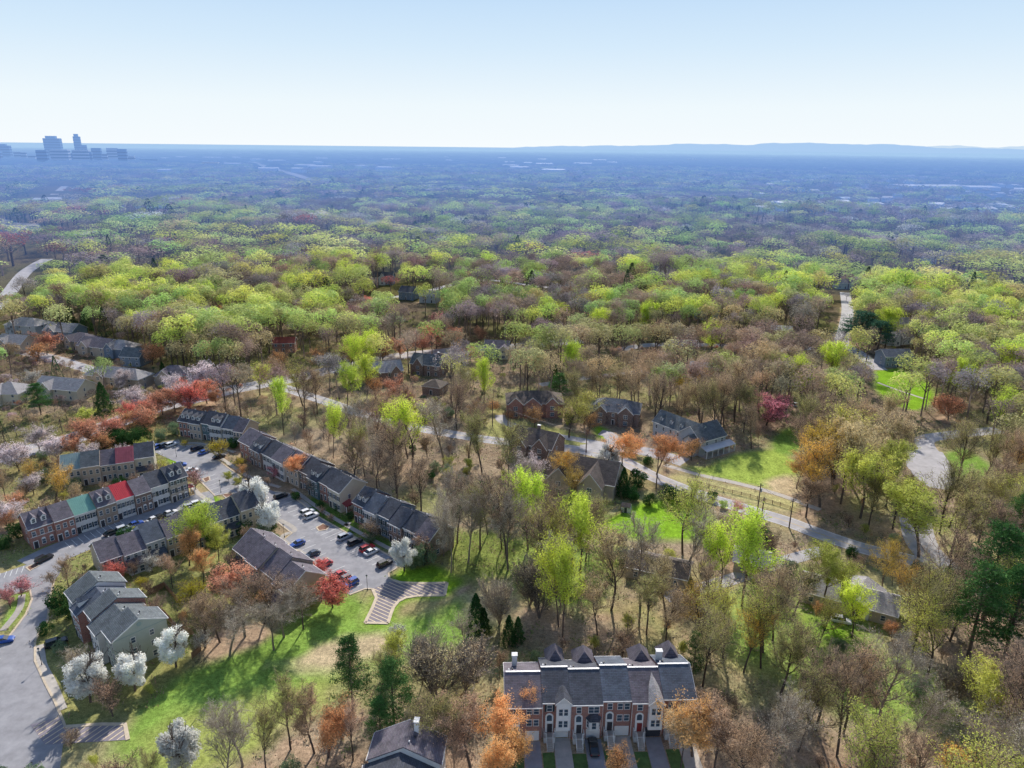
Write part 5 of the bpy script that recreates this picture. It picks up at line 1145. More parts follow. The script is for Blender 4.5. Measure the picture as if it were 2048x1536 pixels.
HAND = """redor 150 880 50|redor 215 850 50|orange 245 838 44|redor 300 812 46|redor 345 790 50|redor 410 775 50|redor 430 790 30|pink 110 890 50|pink 260 795 50|pink 345 765 44|pink 30 905 60|pink 170 905 44|redor 30 1000 40|redor 10 1035 40|orange 75 700 40|redor 300 700 46|pink 240 755 40|orange 560 715 40 12|orange 700 705 44 12|redor 800 690 44 12|orange 940 700 36 10|lime 690 745 50 18|lime 730 730 46 18|ygreen 600 745 60 18
white 170 1352 95|white 262 1338 78|white 345 1290 78|palewhite 408 1272 42|white 358 1492 100|white 508 988 72|white 535 1030 62|white 807 1105 62|white 1215 915 56|palewhite 590 650 28|palewhite 930 752 28|palewhite 790 1262 36|palewhite 300 1120 42|palewhite 780 1328 30
pink 1055 930 62|pink 400 744 60|pink 440 752 42|pink 360 782 46|pink 62 962 44|pink 290 800 36|pink 20 1020 50|pink 72 870 50|pink 150 770 34|palewhite 60 755 40|pink 1180 525 18|palewhite 1695 585 16
crimson 1538 812 76 14|redor 1903 808 60 12|red 1272 885 34|red 662 1172 74|red 640 1130 40|redor 470 1155 84|redor 88 680 46|red 262 818 44|redor 285 828 50|redor 320 796 52|red 375 786 62|redor 180 858 66|orange 205 880 40|red 228 1143 44|wine 545 942 26|redor 560 905 40|torange 590 930 50 11|red 612 506 22|red 740 604 30|wine 650 604 50|wine 780 562 44|wine 700 620 40
orange 636 708 46 12|orange 765 697 50 12|redor 845 680 50 12|redor 872 672 40 12|redor 912 668 44 12|gold 918 692 32 10|orange 750 770 44|redor 785 772 50|orange 815 790 30|wine 885 635 46|wine 1480 632 28|red 1375 620 18|wine 1700 545 30|orange 20 600 40|redor 55 480 30
orange 1070 828 42|orange 1020 826 22|orange 955 815 36|orange 985 808 26|gold 1128 925 62 14|gold 1155 955 52 12|torange 1250 880 66 16|torange 1318 888 70 16|orange 1385 892 46|orange 1180 838 40|yellow 375 1180 62|yellow 438 892 42|yellow 482 922 26|gold 100 955 56 13|yellow 370 884 16|gold 1400 745 42 14|gold 1360 760 40 14|tred 1470 1010 30 7|yellow 285 1162 26|gold 60 930 40 12|torange 370 1075 50 12|torange 400 1120 44 10
lime 820 835 88 23|lime 1135 703 50|ygreen 725 870 44|lime 1058 990 74 20|lime 1122 1115 80 22|lime 1165 1045 90 20|lime 1500 1085 110 21|lime 1450 1085 70 18|lime 1615 740 62 21|lime 1668 712 60 20|lime 968 748 40|lime 1425 660 42|lime 1920 745 52 18|lime 392 1045 84 16|rgreen 790 1285 42 11|ylw 1660 1130 84 17|ylw 1860 1010 110 19|lime 2020 800 70|lime 2030 720 70|lime 1780 640 60|lime 710 540 56|lime 825 545 60|lime 1070 540 54|rgreen 655 1085 1|ylw 430 1070 40 12
lime 1285 620 44|lime 1200 640 44|lime 700 690 46|lime 740 680 44|lime 660 830 30|lime 945 745 22 10|rgreen 165 832 40|ylw 515 745 54 15|rgreen 125 990 22|rgreen 455 950 20|rgreen 475 960 22|lime 560 790 40|ygreen 1140 820 76 16|ygreen 1170 800 60 15|lime 1130 1150 40
gold 1680 878 100 20|tgold 1720 868 95 22|gold 1655 920 90 19|tgold 1700 900 90 22|olive 1600 1150 70 16|ygreen 1690 1150 60 14|orange 690 640 34|redor 860 660 34|orange 620 655 30|redor 960 665 30|wine 590 610 36|redor 440 620 30|tan 1770 860 90 20|ylw 1740 930 90 21|ylw 1790 920 70 19|torange 1620 910 60 15|torange 1600 930 50 12|rust 1620 980 80 13|ygreen 1800 985 90 17|olive 1750 985 70 17|tan 1720 830 60 18|tan 1770 800 60 17|olive 1925 1010 100 19|olive 1980 990 90 18
pine 1992 1140 120 26|pine 2040 1060 90 22|pine 1960 1220 120 24|pine 2035 1220 120 24|pine 1890 1190 70 15|bpine 1725 655 90 20|bpine 1760 670 60 18|pine 1390 1310 44 13|cedar 330 540 20 14|pine 785 1385 84 17|pine 700 1345 72 19|pine 760 1440 60 11|pine 330 1290 1 2
cedar 952 1232 46|cedar 968 1245 30|cedar 1018 1265 36|cedar 1036 1262 30|cedar 1247 968 32|bush 1278 958 50|bush 1262 985 44|bush 1335 985 44|bush 1362 992 40|bush 1300 1000 34|bush 1425 992 26|gbush 1447 1008 22|cedar 1380 1180 26|cedar 205 800 38|pine 75 795 46 14|cedar 325 740 16|cedar 340 760 14|bush 120 1195 60|bush 135 1220 50|bush 540 1055 34|sage 525 1062 44|sage 545 1078 34|bush 30 1062 44|bush 60 1062 36|bush 90 1258 36|bush 465 885 30|cedar 1110 752 20 11|pine 1120 770 46 12|bush 1180 955 30
bush 213 880 50 7|bush 238 876 52 7|bush 262 873 52 7|bush 285 870 44 7|bush 225 872 46 7|bush 5 1085 40|bush 590 992 24|bush 700 1030 20|bush 640 1010 20|bush 675 1015 18|bush 735 1045 20|bush 755 1060 20|cedar 140 638 26|cedar 172 645 30|sage 740 1075 26|gbush 210 740 16|rgreen 325 925 18|cedar 118 640 20|bush 400 870 14
purple 388 952 46|rbare 740 1058 42|rbare 625 965 40|rbare 845 1085 62 9|sage 848 1110 60 7|sage 830 1120 44 5|rbare 1230 815 56 9|rbare 500 880 1 2|wine 38 1172 44 5|wine 15 1190 40 6|grey 885 1010 66|grey 900 1040 60
mbare 872 1345 125 14|mbare 930 1320 105 13|mbare 1000 1190 70 14|mbare 1080 1170 80 16|mbare 1060 1150 70 15|tan 1230 1105 110 19|grey 1290 1090 90 20|grey 1380 1050 96 18|tan 1340 1150 80 17|tan 1200 1180 70 17|grey 560 1200 110 14|bare 480 1200 110 14|bare 430 1215 90 13|rust 400 1225 80 13|bare 520 1175 90 14|bare 600 1190 70 13|grey 540 1235 90 12|grey 450 1240 100 13
olive 570 1400 90 16|grey 470 1425 90 17|torange 650 1440 80 12|rust 620 1420 80 14|olive 880 1430 110 15|rust 940 1450 110 14|torange 1000 1440 90 13|torange 1030 1500 60 12|torange 985 1500 80 14|torange 1395 1420 110 15|rust 1440 1450 110 16|tgold 1370 1460 70 12|orange 1240 1515 60 9|gold 1950 1515 110 13|ylw 1980 1380 100 17|ygreen 1880 1240 110 18|torange 1050 1400 50 11|olive 520 1450 70 15|grey 440 1480 80 18|rust 700 1440 70 13|grey 1850 1400 100 15|mbare 1900 1350 90 13|grey 1780 1340 120 18|bare 1700 1380 120 18|olive 1620 1370 100 18|grey 1560 1420 100 18|rust 1500 1470 110 17|olive 1420 1250 90 18|ygreen 1460 1200 90 18|ygreen 1540 1210 90 19|gold 1400 1200 70 16|gold 1500 1250 80 17|olive 1300 1185 80 16|tan 1340 1200 70 16|lime 1720 1190 60 16|ygreen 1650 1215 50 15|olive 1580 1270 90 18"""
for ln in HAND.replace('\n', '|').split('|'):
    f = ln.split()
    if len(f) < 3: continue
    w = float(f[3]) if len(f) > 3 else None
    if w is not None and w <= 2: continue
    T(f[0], float(f[1]), float(f[2]), w, float(f[4]) if len(f) > 4 else None)
# colour regions of the wider wood (photo px, py, radius x, y, weights)
REG = [((300, 560, 360, 110), 'lime 5 ylw 4 green 4 olive 2 grey 2 bare 1.5 rust 0.5'), ((60, 480, 110, 70), 'grey 6 purple 0 bare 2 green 1 wine 1'), ((560, 430, 420, 60), 'green 4 lime 4 ylw 3 grey 2.5 bare 1'), ((1500, 575, 110, 60), 'lime 6 green 3'),
       ((1900, 620, 190, 90), 'lime 5 ylw 4 green 3 olive 1'), ((1300, 620, 300, 60), 'green 3 olive 3 bare 3 lime 2 tan 1'), ((1130, 560, 300, 60), 'grey 5 green 3 bare 2 lime 1'), ((1000, 620, 160, 60), 'grey 6 bare 3 green 2'),
       ((1250, 760, 260, 70), 'tan 5 bare 3 olive 4 ygreen 2 rust 1'), ((1500, 760, 160, 60), 'tan 4 bare 3 olive 2 ygreen 1'), ((680, 850, 200, 90), 'bare 7 grey 2 rust 2 tan 1'), ((830, 950, 200, 100), 'bare 6 grey 4 rust 1 olive 1'),
       ((1000, 1000, 120, 110), 'bare 5 grey 3 olive 2'), ((230, 1000, 220, 60), 'bare 5 grey 2 tan 3 rgreen 1'), ((330, 1130, 200, 60), 'bare 5 rust 2 tan 2'), ((1250, 1200, 220, 80), 'tan 5 bare 3 grey 1 ygreen 2 olive 2'), ((1700, 1300, 360, 240), 'olive 4 grey 1.5 bare 2 rust 1.5 tan 3 ygreen 3.5 gold 1.6'),
       ((1750, 1050, 250, 60), 'tan 4 bare 2 olive 4 ygreen 2'), ((1900, 760, 200, 110), 'bare 3 grey 2 olive 3 ylw 2'), ((100, 760, 200, 90), 'rbare 4 tan 2 green 1 pink 1 pine 0.6'), ((1650, 700, 200, 60), 'bare 4 olive 3 ylw 2 grey 2'), ((600, 720, 250, 60), 'green 3 bare 3 olive 3 ylw 1'),
       ((1700, 480, 400, 70), 'green 4 grey 4 ylw 1'), ((1200, 470, 400, 60), 'grey 5 green 3 ylw 1'), ((480, 640, 230, 60), 'ylw 3 green 3 olive 3 lime 2'), ((640, 1430, 250, 110), 'olive 3 grey 3 rust 1'), ((1600, 860, 120, 60), 'bare 4 tan 2 rust 1')]
REGW = []
for (a, w) in REG:
    f = w.split(); REGW.append((a, [(f[i], float(f[i + 1])) for i in range(0, len(f), 2)]))
def pick(px, py, rd, cl):
    best = []; tot = 0
    for (cx, cy, rx, ry), ws in REGW:
        q = math.exp(-(((px - cx) / rx) ** 2 + ((py - cy) / ry) ** 2) * 1.2)
        for i, (k, w) in enumerate(ws):
            bias = 1 + 6.0 * max(0, 1 - abs(cl * (len(ws) + 1) - i - .5))
            best.append((k, w * q * bias)); tot += w * q * bias
    if tot < 1e-3: return rd.choice(('grey', 'ylw', 'green', 'bare', 'green', 'ylw'))
    t = rd.random() * tot
    for k, w in best:
        t -= w
        if t <= 0: return k
    return best[-1][0]
OKR = lambda k: k
# filler wood: jittered grid
cell = {}
def addcell(x, y): cell.setdefault((int(x // 8), int(y // 8)), []).append((x, y))
for t in placed: addcell(t['x'], t['y'])
def near(x, y, d):
    i, j = int(x // 8), int(y // 8)
    for a in (-1, 0, 1):
        for b in (-1, 0, 1):
            for q in cell.get((i + a, j + b), ()):
                if (q[0] - x) ** 2 + (q[1] - y) ** 2 < d * d: return True
    return False
rd = random.Random(11)
def inview(x, y, z=8, m=60):
    u, v = to_px(x, y, z); return -m < u < 2048 + m and v < 1536 + m + 60
OPEN = [[(1742, 728), (1810, 724), (1885, 775), (1885, 835), (1760, 818)], [(1815, 895), (1905, 895), (1925, 978), (1840, 978)], [(1765, 690), (1830, 690), (1830, 740), (1765, 740)], [(1780, 640), (1830, 640), (1830, 690), (1780, 690)], [(1890, 893), (1990, 930), (1985, 965), (1900, 955)],
 [(1330, 940), (1600, 1010), (1700, 1075), (1680, 1100), (1480, 1030), (1300, 960)], [(1300, 812), (1450, 812), (1480, 930), (1600, 900), (1600, 990), (1380, 950), (1300, 880)], [(1015, 770), (1125, 770), (1125, 835), (1015, 835)], [(1175, 785), (1285, 785), (1285, 850), (1175, 850)],
 [(360, 815), (520, 830), (740, 960), (890, 1040), (880, 1090), (700, 1000), (360, 870)], [(700, 1160), (895, 1160), (895, 1200), (740, 1250)], [(1215, 1010), (1420, 990), (1430, 1070), (1280, 1075)], [(0, 630), (150, 640), (285, 695), (280, 720), (130, 690), (0, 665)], [(715, 715), (885, 705), (885, 790), (715, 770)], [(965, 688), (1020, 688), (1020, 718), (965, 718)],
 [(545, 672), (600, 672), (600, 695), (545, 695)], [(740, 545), (845, 545), (875, 605), (740, 590)], [(870, 855), (1000, 868), (1000, 890), (870, 880)], [(0, 525), (85, 515), (70, 570), (0, 605)], [(1000, 885), (1240, 885), (1240, 960), (1040, 960)], [(1660, 600), (1705, 600), (1700, 690), (1672, 690)],
 [(1620, 1150), (1790, 1160), (1780, 1235), (1640, 1225)], [(320, 735), (380, 735), (380, 765), (320, 765)], [(0, 870), (330, 800), (440, 775), (440, 800), (200, 880), (0, 930)]]
OBB = [(min(a for a, b in q), max(a for a, b in q), min(b for a, b in q), max(b for a, b in q)) for q in OPEN]
def pip(q, u, v):
    c = False; n = len(q)
    for i in range(n):
        (x0, y0), (x1, y1) = q[i], q[(i + 1) % n]
        if (y0 > v) != (y1 > v) and u < (x1 - x0) * (v - y0) / (y1 - y0) + x0: c = not c
    return c
def spoils(x, y, z, H, r):
    if math.hypot(x, y) > 1100: return False
    s = [to_px(x + dx, y, z + h) for h in (H * .55, H * .8, H) for dx in (-r * .7, 0, r * .7)]
    for u, v in s:
        for q, b in zip(OPEN, OBB):
            if b[0] <= u <= b[1] and b[2] <= v <= b[3] and pip(q, float(u), float(v)): return True
    return False
pts = []
for y in np.arange(74, 470, 4.2):
    for x in np.arange(-330, 330, 4.2):
        X = x + rd.uniform(-2.4, 2.4); Y = y + rd.uniform(-2.4, 2.4)
        pts.append((X, Y))
rd.shuffle(pts)
rpath = np.concatenate([r[0] for r in ROADS]); rhw = np.concatenate([np.full(len(r[0]), r[1]) for r in ROADS])
for c_ in ([(720, 1190), (1010, 1150), (1010, 1235), (830, 1290), (700, 1340)], [(250, 1455), (560, 1270), (700, 1200), (640, 1330), (420, 1536), (250, 1536)]): mark(pxpoly(c_), .5)
for X, Y in pts:
    if not inview(X, Y): continue
    if blocked(X, Y) >= .45: continue
    D = math.hypot(X, Y)
    # keep sight lines to roofs open: trees right in front of buildings only if low
    fb = max(blocked(X + X / D * s, Y + Y / D * s) for s in (3, 6, 9, 12)); fbe = max(blocked(X + X / D * s, Y + Y / D * s) for s in (15, 20, 25))
    px, py = to_px(X, Y, 0); px, py = float(px), float(py)
    cl = float(fbm(np.array(X + 1000.), np.array(Y + 700.), 22, 5)); cl = min(max((cl - .3) * 2.5, 0), 1)
    k = pick(px, py - 25 * 300 / D, rd, cl)
    sp = (4.9 if px > 1000 else 6.2) if D < 270 else 6.8
    townside = px < 700 and py > 840
    if fb >= 1 and py > 640:
        if rd.random() < (.5 if townside else .72 if D < 330 else .5): continue
        k = rd.choice(('rbare', 'rbare', 'bush', 'rgreen', 'sage', 'orange')); H = rd.uniform(2.5, 5)
    elif fbe >= 1 and py > 640 and rd.random() < .55:
        H = rd.uniform(6, 10); k = k if K[k][1] == 'round' else rd.choice(('rbare', 'rbare', 'tan', 'rust'))
    else: H = K[k][6] * rd.uniform(.78, 1.15) * (1.36 if K[k][1] == 'tall' else 1)
    if townside: H = min(H, 10)
    if px < 1000 and py > 1180: H = min(H, 12)
    if spoils(X, Y, 0, H, H * .25):
        if rd.random() < .12: pass
        elif spoils(X, Y, 0, 5, 2): continue
        else: H = rd.uniform(3, 5.5); k = rd.choice(('rbare', 'rbare', 'bush', 'rgreen', 'sage'))
    if near(X, Y, sp if H > 8 else 4.2): continue
    placed.append(dict(k=k, x=X, y=Y, H=H, r=None, px=px, py=py - 20, note=None, hand=False)); addcell(X, Y)
for t in placed:
    t['D'] = math.hypot(t['x'], t['y'])
hand = [t for t in placed if t['hand']]; fill = sorted([t for t in placed if not t['hand']], key=lambda t: t['D'])
cnt = {}
indiv = []; rest = []
for t in hand + fill:
    nm = K[t['k']][0]; lim = 285
    if (t['hand'] and t['D'] < 520) or (t['D'] < 300 and cnt.get(nm, 0) < lim and len(indiv) < 780): indiv.append(t); cnt[nm] = cnt.get(nm, 0) + 1
    else: rest.append(t)
print('TREES', len(indiv), len(rest), cnt)
LMK = [(1190, 1260, 'in the leafy wood behind the front brick row'), (1060, 1440, 'beside the left end of the front brick row'), (1450, 1420, 'at the right end of the front brick row'), (870, 1300, 'between the turnaround and the bottom edge'), (640, 1380, 'in the open field at the bottom'), (480, 1440, 'at the bottom left of the field'),
 (480, 1220, 'in the grove below the mauve terrace'), (250, 1330, 'below the slate blue terrace'), (330, 1140, 'behind the slate blue terrace'), (230, 990, 'in the thicket between two left terraces'), (60, 960, 'at the left edge above the terraces'), (450, 1060, 'beside the dark terrace roofs'), (600, 1040, 'beside the long car park'), (720, 1060, 'in front of the right terrace'),
 (560, 930, 'in front of the left middle terrace'), (180, 860, 'along the parkway at the left'), (340, 800, 'along the parkway near the top terrace'), (600, 820, 'in the wood behind the top terrace'), (760, 900, 'in the wood behind the middle terrace'), (900, 1000, 'in the wood behind the right terrace'), (860, 1110, 'beside the last right terrace house'), (1020, 1080, 'in the field wood left of the lime trees'),
 (1140, 1090, 'around the vivid lawn, left side'), (1380, 1080, 'below the vivid lawn'), (1290, 970, 'by the street above the vivid lawn'), (1130, 930, 'around the brown roofed houses'), (1080, 830, 'in front of the red brick house'), (1200, 820, 'around the blue roofed brick house'), (1300, 880, 'in front of the big grey house'), (1250, 720, 'in the tall wood behind the brick houses'),
 (1520, 800, 'in the wood behind the big grey house'), (1680, 900, 'in the round grove beside the cul-de-sac'), (1900, 800, 'right of the far lawn'), (1950, 920, 'right of the cul-de-sac'), (1850, 1020, 'below the cul-de-sac'), (1700, 1060, 'along the street at the right'), (1480, 1160, 'left of the ranch house'), (1650, 1180, 'around the ranch house'), (1760, 1300, 'in the wood below the ranch house'),
 (1980, 1160, 'at the right edge near the great pine'), (1600, 1420, 'in the brown wood at the bottom right'), (1950, 1440, 'in the bottom right corner'), (760, 720, 'along the parkway in the middle'), (640, 690, 'along the parkway below the lime wood'), (900, 760, 'around the small houses below the parkway'), (90, 690, 'among the pale houses at the left'), (200, 760, 'between the pale houses and the parkway'),
 (400, 740, 'at the cherry trees by the parkway'), (1600, 730, 'near the far lawn, left side'), (720, 570, 'around the dark roofed far house'), (1400, 650, 'in the far wood, centre right'), (350, 560, 'in the lime wood at the left'), (1750, 640, 'near the far side street'), (130, 1200, 'by the road bend at the left'), (1010, 690, 'above the blue sided house')]
for t in indiv: 
    t['reg'] = min(LMK, key=lambda l: (l[0] - t['px']) ** 2 + ((l[1] - t['py']) * 1.5) ** 2)[2]
    t['i'] = rd.randrange(1000)
def orden(n):
    return ['', 'second', 'third', 'fourth', 'fifth', 'sixth', 'seventh', 'eighth', 'ninth', 'tenth', 'eleventh', 'twelfth', 'thirteenth', 'fourteenth', 'fifteenth', 'sixteenth', 'seventeenth', 'eighteenth', 'nineteenth', 'twentieth'][n] if n < 20 else '%dth' % (n + 1)
grp = {}
for t in indiv:
    s = '' if K[t['k']][5].startswith(('small', 'tall')) else ('tall ' if t['H'] > 15 else 'low ' if t['H'] < 5 else '')
    t['desc'] = s + K[t['k']][5] + (' bush' if 'bush' in K[t['k']][0] else '' if K[t['k']][5].endswith('pine') else ' tree'); grp.setdefault((t['desc'], t['reg']), []).append(t)
for (d, rg), l in grp.items():
    l.sort(key=lambda t: t['px']); n = len(l)
    for i, t in enumerate(l):
        t['label'] = '%s %s' % (d, rg) if n == 1 else '%s %s, %s' % (d, rg if len((d + rg).split()) < 13 else rg.replace('the ', ''), 'leftmost' if i == 0 else 'rightmost' if i == n - 1 else orden(i) + ' from left')
VAR = {}
def variant(me, mats):
    key = (me.name,) + tuple(m.name for m in mats)
    if key not in VAR:
        c = me.copy()
        for k, m in enumerate(mats): c.materials[k] = m
        VAR[key] = c
    return VAR[key]
def put_tree(t):
    nm, ar, cs, tw, lf, desc, H0 = K[t['k']]; A = arch(ar, t['i'] % {'tall': 4, 'round': 3, 'multi': 2, 'pear': 2, 'pine': 2, 'cedar': 2, 'bush': 2}[ar])
    sz = t['H'] / A['H']; sx = sz * rd.uniform(.9, 1.15) if t['r'] is None else t['r'] / A['r']
    if ar in ('tall', 'multi'): sx = min(max(sx, sz * .6), sz * 1.7)
    e = empty(nm, (t['x'], t['y'], -.05), rd.uniform(0, 6.28), label=t['label'], cat='bush' if 'bush' in nm else 'tree', group=('evergreen bushes' if 'bush' in nm else nm.replace('_', ' ') + 's') + ' around the houses')
    e.scale = (sx, sx, sz)
    link('trunk', variant(A['trunk'], [M['bark_pale' if t['k'] in ('grey', 'mbare') else 'bark']]), e)
    link('crown', variant(A[cs], [tw or TWIG_B, LM[lf]] if len(A[cs].materials) == 2 else [LM[lf]]), e)
for t in indiv: put_tree(t)

# ------------------------------------------------------------------ the wider wood (too many to count): templates merged with numpy
CLR = {'lime': (.78, .90, .22), 'ylw': (.76, .80, .28), 'green': (.56, .70, .26), 'olive': (.58, .54, .27), 'grey': (.40, .34, .34), 'bare': (.44, .34, .28), 'mbare': (.4, .32, .26), 'tan': (.54, .43, .28), 'rust': (.48, .32, .22), 'ygreen': (.52, .56, .2), 'gold': (.50, .36, .1), 'tgold': (.45, .36, .2),
       'purple': (.2, .15, .17), 'wine': (.40, .17, .17), 'crimson': (.5, .2, .22), 'rbare': (.25, .19, .17), 'rgreen': (.4, .44, .12), 'pink': (.55, .45, .46), 'pine': (.06, .11, .06), 'bpine': (.06, .11, .09), 'orange': (.5, .22, .09), 'torange': (.5, .22, .09), 'redor': (.5, .16, .1), 'red': (.45, .08, .09), 'tred': (.5, .16, .1),
       'white': (.7, .7, .66), 'palewhite': (.6, .58, .55), 'cedar': (.05, .09, .05), 'bush': (.06, .1, .05), 'sage': (.2, .25, .15), 'gbush': (.2, .3, .1), 'yellow': (.55, .5, .08)}
AIRY = {'grey', 'bare', 'mbare', 'purple', 'rbare', 'tan', 'rust'}
def crown_tpl(seed, n, s, airy, conic=False):
    g = np.random.default_rng(seed)
    nl = 13; a_ = g.uniform(0, 6.283, nl); r_ = np.sqrt(g.uniform(0, 1, nl)) * .72; lc = np.stack([np.cos(a_) * r_, np.sin(a_) * r_, (.47 + .34 * np.sqrt(1 - r_ ** 2) + g.uniform(-.06, .06, nl))], 1); k = g.integers(0, nl, n)
    q = g.normal(size=(n, 3)); q /= np.linalg.norm(q, axis=1)[:, None]; q[:, 2] = np.where(g.random(n) < .55, np.abs(q[:, 2]), q[:, 2])
    rr = g.uniform(.82 if not airy else .5, 1, (n, 1)); C_ = lc[k] + q * rr * [.36, .36, .15]
    if conic: z = g.uniform(.1, 1, n); a = g.uniform(0, 6.28, n); C_ = np.stack([np.cos(a) * (1.05 - z) * .7, np.sin(a) * (1.05 - z) * .7, z], 1)
    # unit crown: radius 1 -> 5.2 m, height 1 -> H
    sc = np.array([5.2, 5.2, 18.]); C_ = C_ * sc; nn = q * .8 + [0, .15, .6] if not conic else q * .3 + C_ * [.2, .2, 0] + [0, 0, .4]
    return cards(C_, s * g.uniform(.6, 1.35, n), g, aspect=(.55 if airy else .95), nrm=nn, loose=.4 if not airy else .6)
def trunk_tpl(seed, big=True):
    g = np.random.default_rng(seed); out = []
    def quadstrip(p, q, w0, w1):
        p = np.array(p, float); q = np.array(q, float)
        for dx in (np.array([1, 0, 0.]), np.array([0, 1, 0.])): out.append(np.stack([p - dx * w0, p + dx * w0, q + dx * w1, q - dx * w1]))
    quadstrip((0, 0, 0), (g.normal() * .3, g.normal() * .3, 11), .24, .15)
    for _ in range(7 if big else 2): a = g.uniform(0, 6.28); z = g.uniform(7, 12); rr = g.uniform(2, 3.6); quadstrip((0, 0, z), (math.cos(a) * rr, math.sin(a) * rr, z + g.uniform(2.5, 5)), .11, .05)
    return np.concatenate(out)
def merge_wood(name, trees, lod, label):
    """trees: arrays x,y,z,H,r,kind"""
    groups = {}
    g = np.random.default_rng(len(trees))
    for t in trees:
        c = 2 if t['k'] in ('cedar', 'pine', 'bpine') and t['k'] != 'bush' else (1 if t['k'] in AIRY else 0); groups.setdefault((c, g.integers(0, 5)), []).append(t)
    n, s = {0: (1100, .46), 1: (1000, .44), 2: (480, .5), 3: (130, .85)}[lod]
    VV, CC, KK = [], [], []
    for (c, sd), l in groups.items():
        tp = crown_tpl(sd + 10 * c + 50 * lod, n if c != 1 else int(n * 1.35), s if c != 1 else s * 1.05, c == 1, c == 2); k = len(tp)
        for part, tpl in ((0, tp), (1, trunk_tpl(sd, lod < 2) if lod < 3 else None)):
            if tpl is None: continue
            m = len(l); X = np.array([[t['x'], t['y'], t['z']] for t in l]); S = np.array([[t['r'] / 5.2, t['r'] / 5.2, t['H'] / 18] for t in l]); a = g.uniform(0, 6.28, m); ca, sa = np.cos(a), np.sin(a)
            v = tpl[None] * S[:, None]; v = np.stack([v[..., 0] * ca[:, None] - v[..., 1] * sa[:, None], v[..., 0] * sa[:, None] + v[..., 1] * ca[:, None], v[..., 2]], 2) + X[:, None]
            VV.append(v.reshape(-1, 3).astype(np.float32))
            if part == 0:
                col = np.array([CLR[t['k']] for t in l]) * g.uniform(.68 if lod < 2 else .5, 1.25 if lod < 2 else 1.45, (m, 1)) * (1 + g.normal(size=(m, 3)) * .05)
                zz = tpl.reshape(-1, 4, 3)[:, :, 2].mean(1) / 18; q_ = np.clip((zz - (.38 if c != 2 else -1)) / .26, 0, 1)[None, :, None]  # lower cards fade to twig brown, also painting a dark crown base
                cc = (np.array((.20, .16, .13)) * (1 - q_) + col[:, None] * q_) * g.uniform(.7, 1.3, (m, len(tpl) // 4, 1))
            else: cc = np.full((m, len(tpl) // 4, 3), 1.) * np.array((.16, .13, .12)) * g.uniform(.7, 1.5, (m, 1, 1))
            CC.append(np.repeat(cc.reshape(-1, 3).astype(np.float32), 4, 0))
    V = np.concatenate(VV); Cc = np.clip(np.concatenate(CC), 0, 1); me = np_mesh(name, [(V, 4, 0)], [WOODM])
    at = me.color_attributes.new('Col', 'FLOAT_COLOR', 'POINT'); at.data.foreach_set('color', np.concatenate([Cc, np.ones((len(Cc), 1))], 1).astype(np.float32).ravel())
    o = link(name, me); tag(o, label, 'woodland', kind='stuff'); print(name, len(trees), len(V) // 4)
WOODM = attr_mat('woodland_foliage', .35)
for t in rest:
    t['z'] = float(hgt(t['x'], t['y'])); t['r'] = t['r'] or t['H'] * .34
hw_ = rpath[(rpath[:, 1] > 1200)]
def far_block(x, y):
    d2 = (rpath[:, 0] - x) ** 2 + (rpath[:, 1] - y) ** 2
    if (d2 < rhw ** 2).any(): return True
    if y > 1250:
        D_ = math.hypot(x, y)
        for q in (.04, .09, .14, .19):
            if ((hw_[:, 0] - x * (1 + q)) ** 2 + (hw_[:, 1] - y * (1 + q)) ** 2 < 45 ** 2).any(): return True
    for fx, fy, fr in far_pos:
        if (fx - x) ** 2 + (fy - y) ** 2 < fr * fr or (abs(math.atan2(x, y) - math.atan2(fx, fy)) * fy < fr * .75 and 0 < fy - y < max(60, .10 * fy)): return True
    return False
def scatter(r0, r1, step, sz=1.):
    out = []; y = r0 * .8
    while y < r1:
        hw = y * .80 + 60; x = -hw
        while x < hw:
            X = x + rd.uniform(-.46, .46) * step; Y = y + rd.uniform(-.46, .46) * step; x += step; D = math.hypot(X, Y)
            if not (r0 <= D < r1) or (Y < 470 and abs(X) < 330): continue
            px, py = to_px(X, Y, 15)
            if not -80 < px < 2130: continue
            if blocked(X, Y) >= 1 or far_block(X, Y): continue
            cl = float(vnoise(np.array(X + 9000.), np.array(Y + 700.), 120 if D < 1500 else 260, 5)); k = pick(float(px), float(py), rd, cl)
            if k == 'purple': k = 'grey'
            if D > 850: k = rd.choice(('green', 'green', 'grey', 'olive')) if k in ('lime', 'ylw') and rd.random() < .75 else k
            if rd.random() < .007: k = 'wine'
            if rd.random() < (.035 if D < 1200 else .10): k = 'pine'
            if D > 900 and rd.random() < .05: k = 'palewhite'
            H = (22 + 9 * cl) * rd.uniform(.7, 1.15) * (.7 if D > 1500 and cl < .3 else 1)
            if spoils(X, Y, float(hgt(X, Y)), H, step * .4): continue
            out.append(dict(k=k, x=X, y=Y, z=float(hgt(X, Y)), H=H, r=step * .76 * rd.uniform(.6, 1.4)))
        y += step
    return out
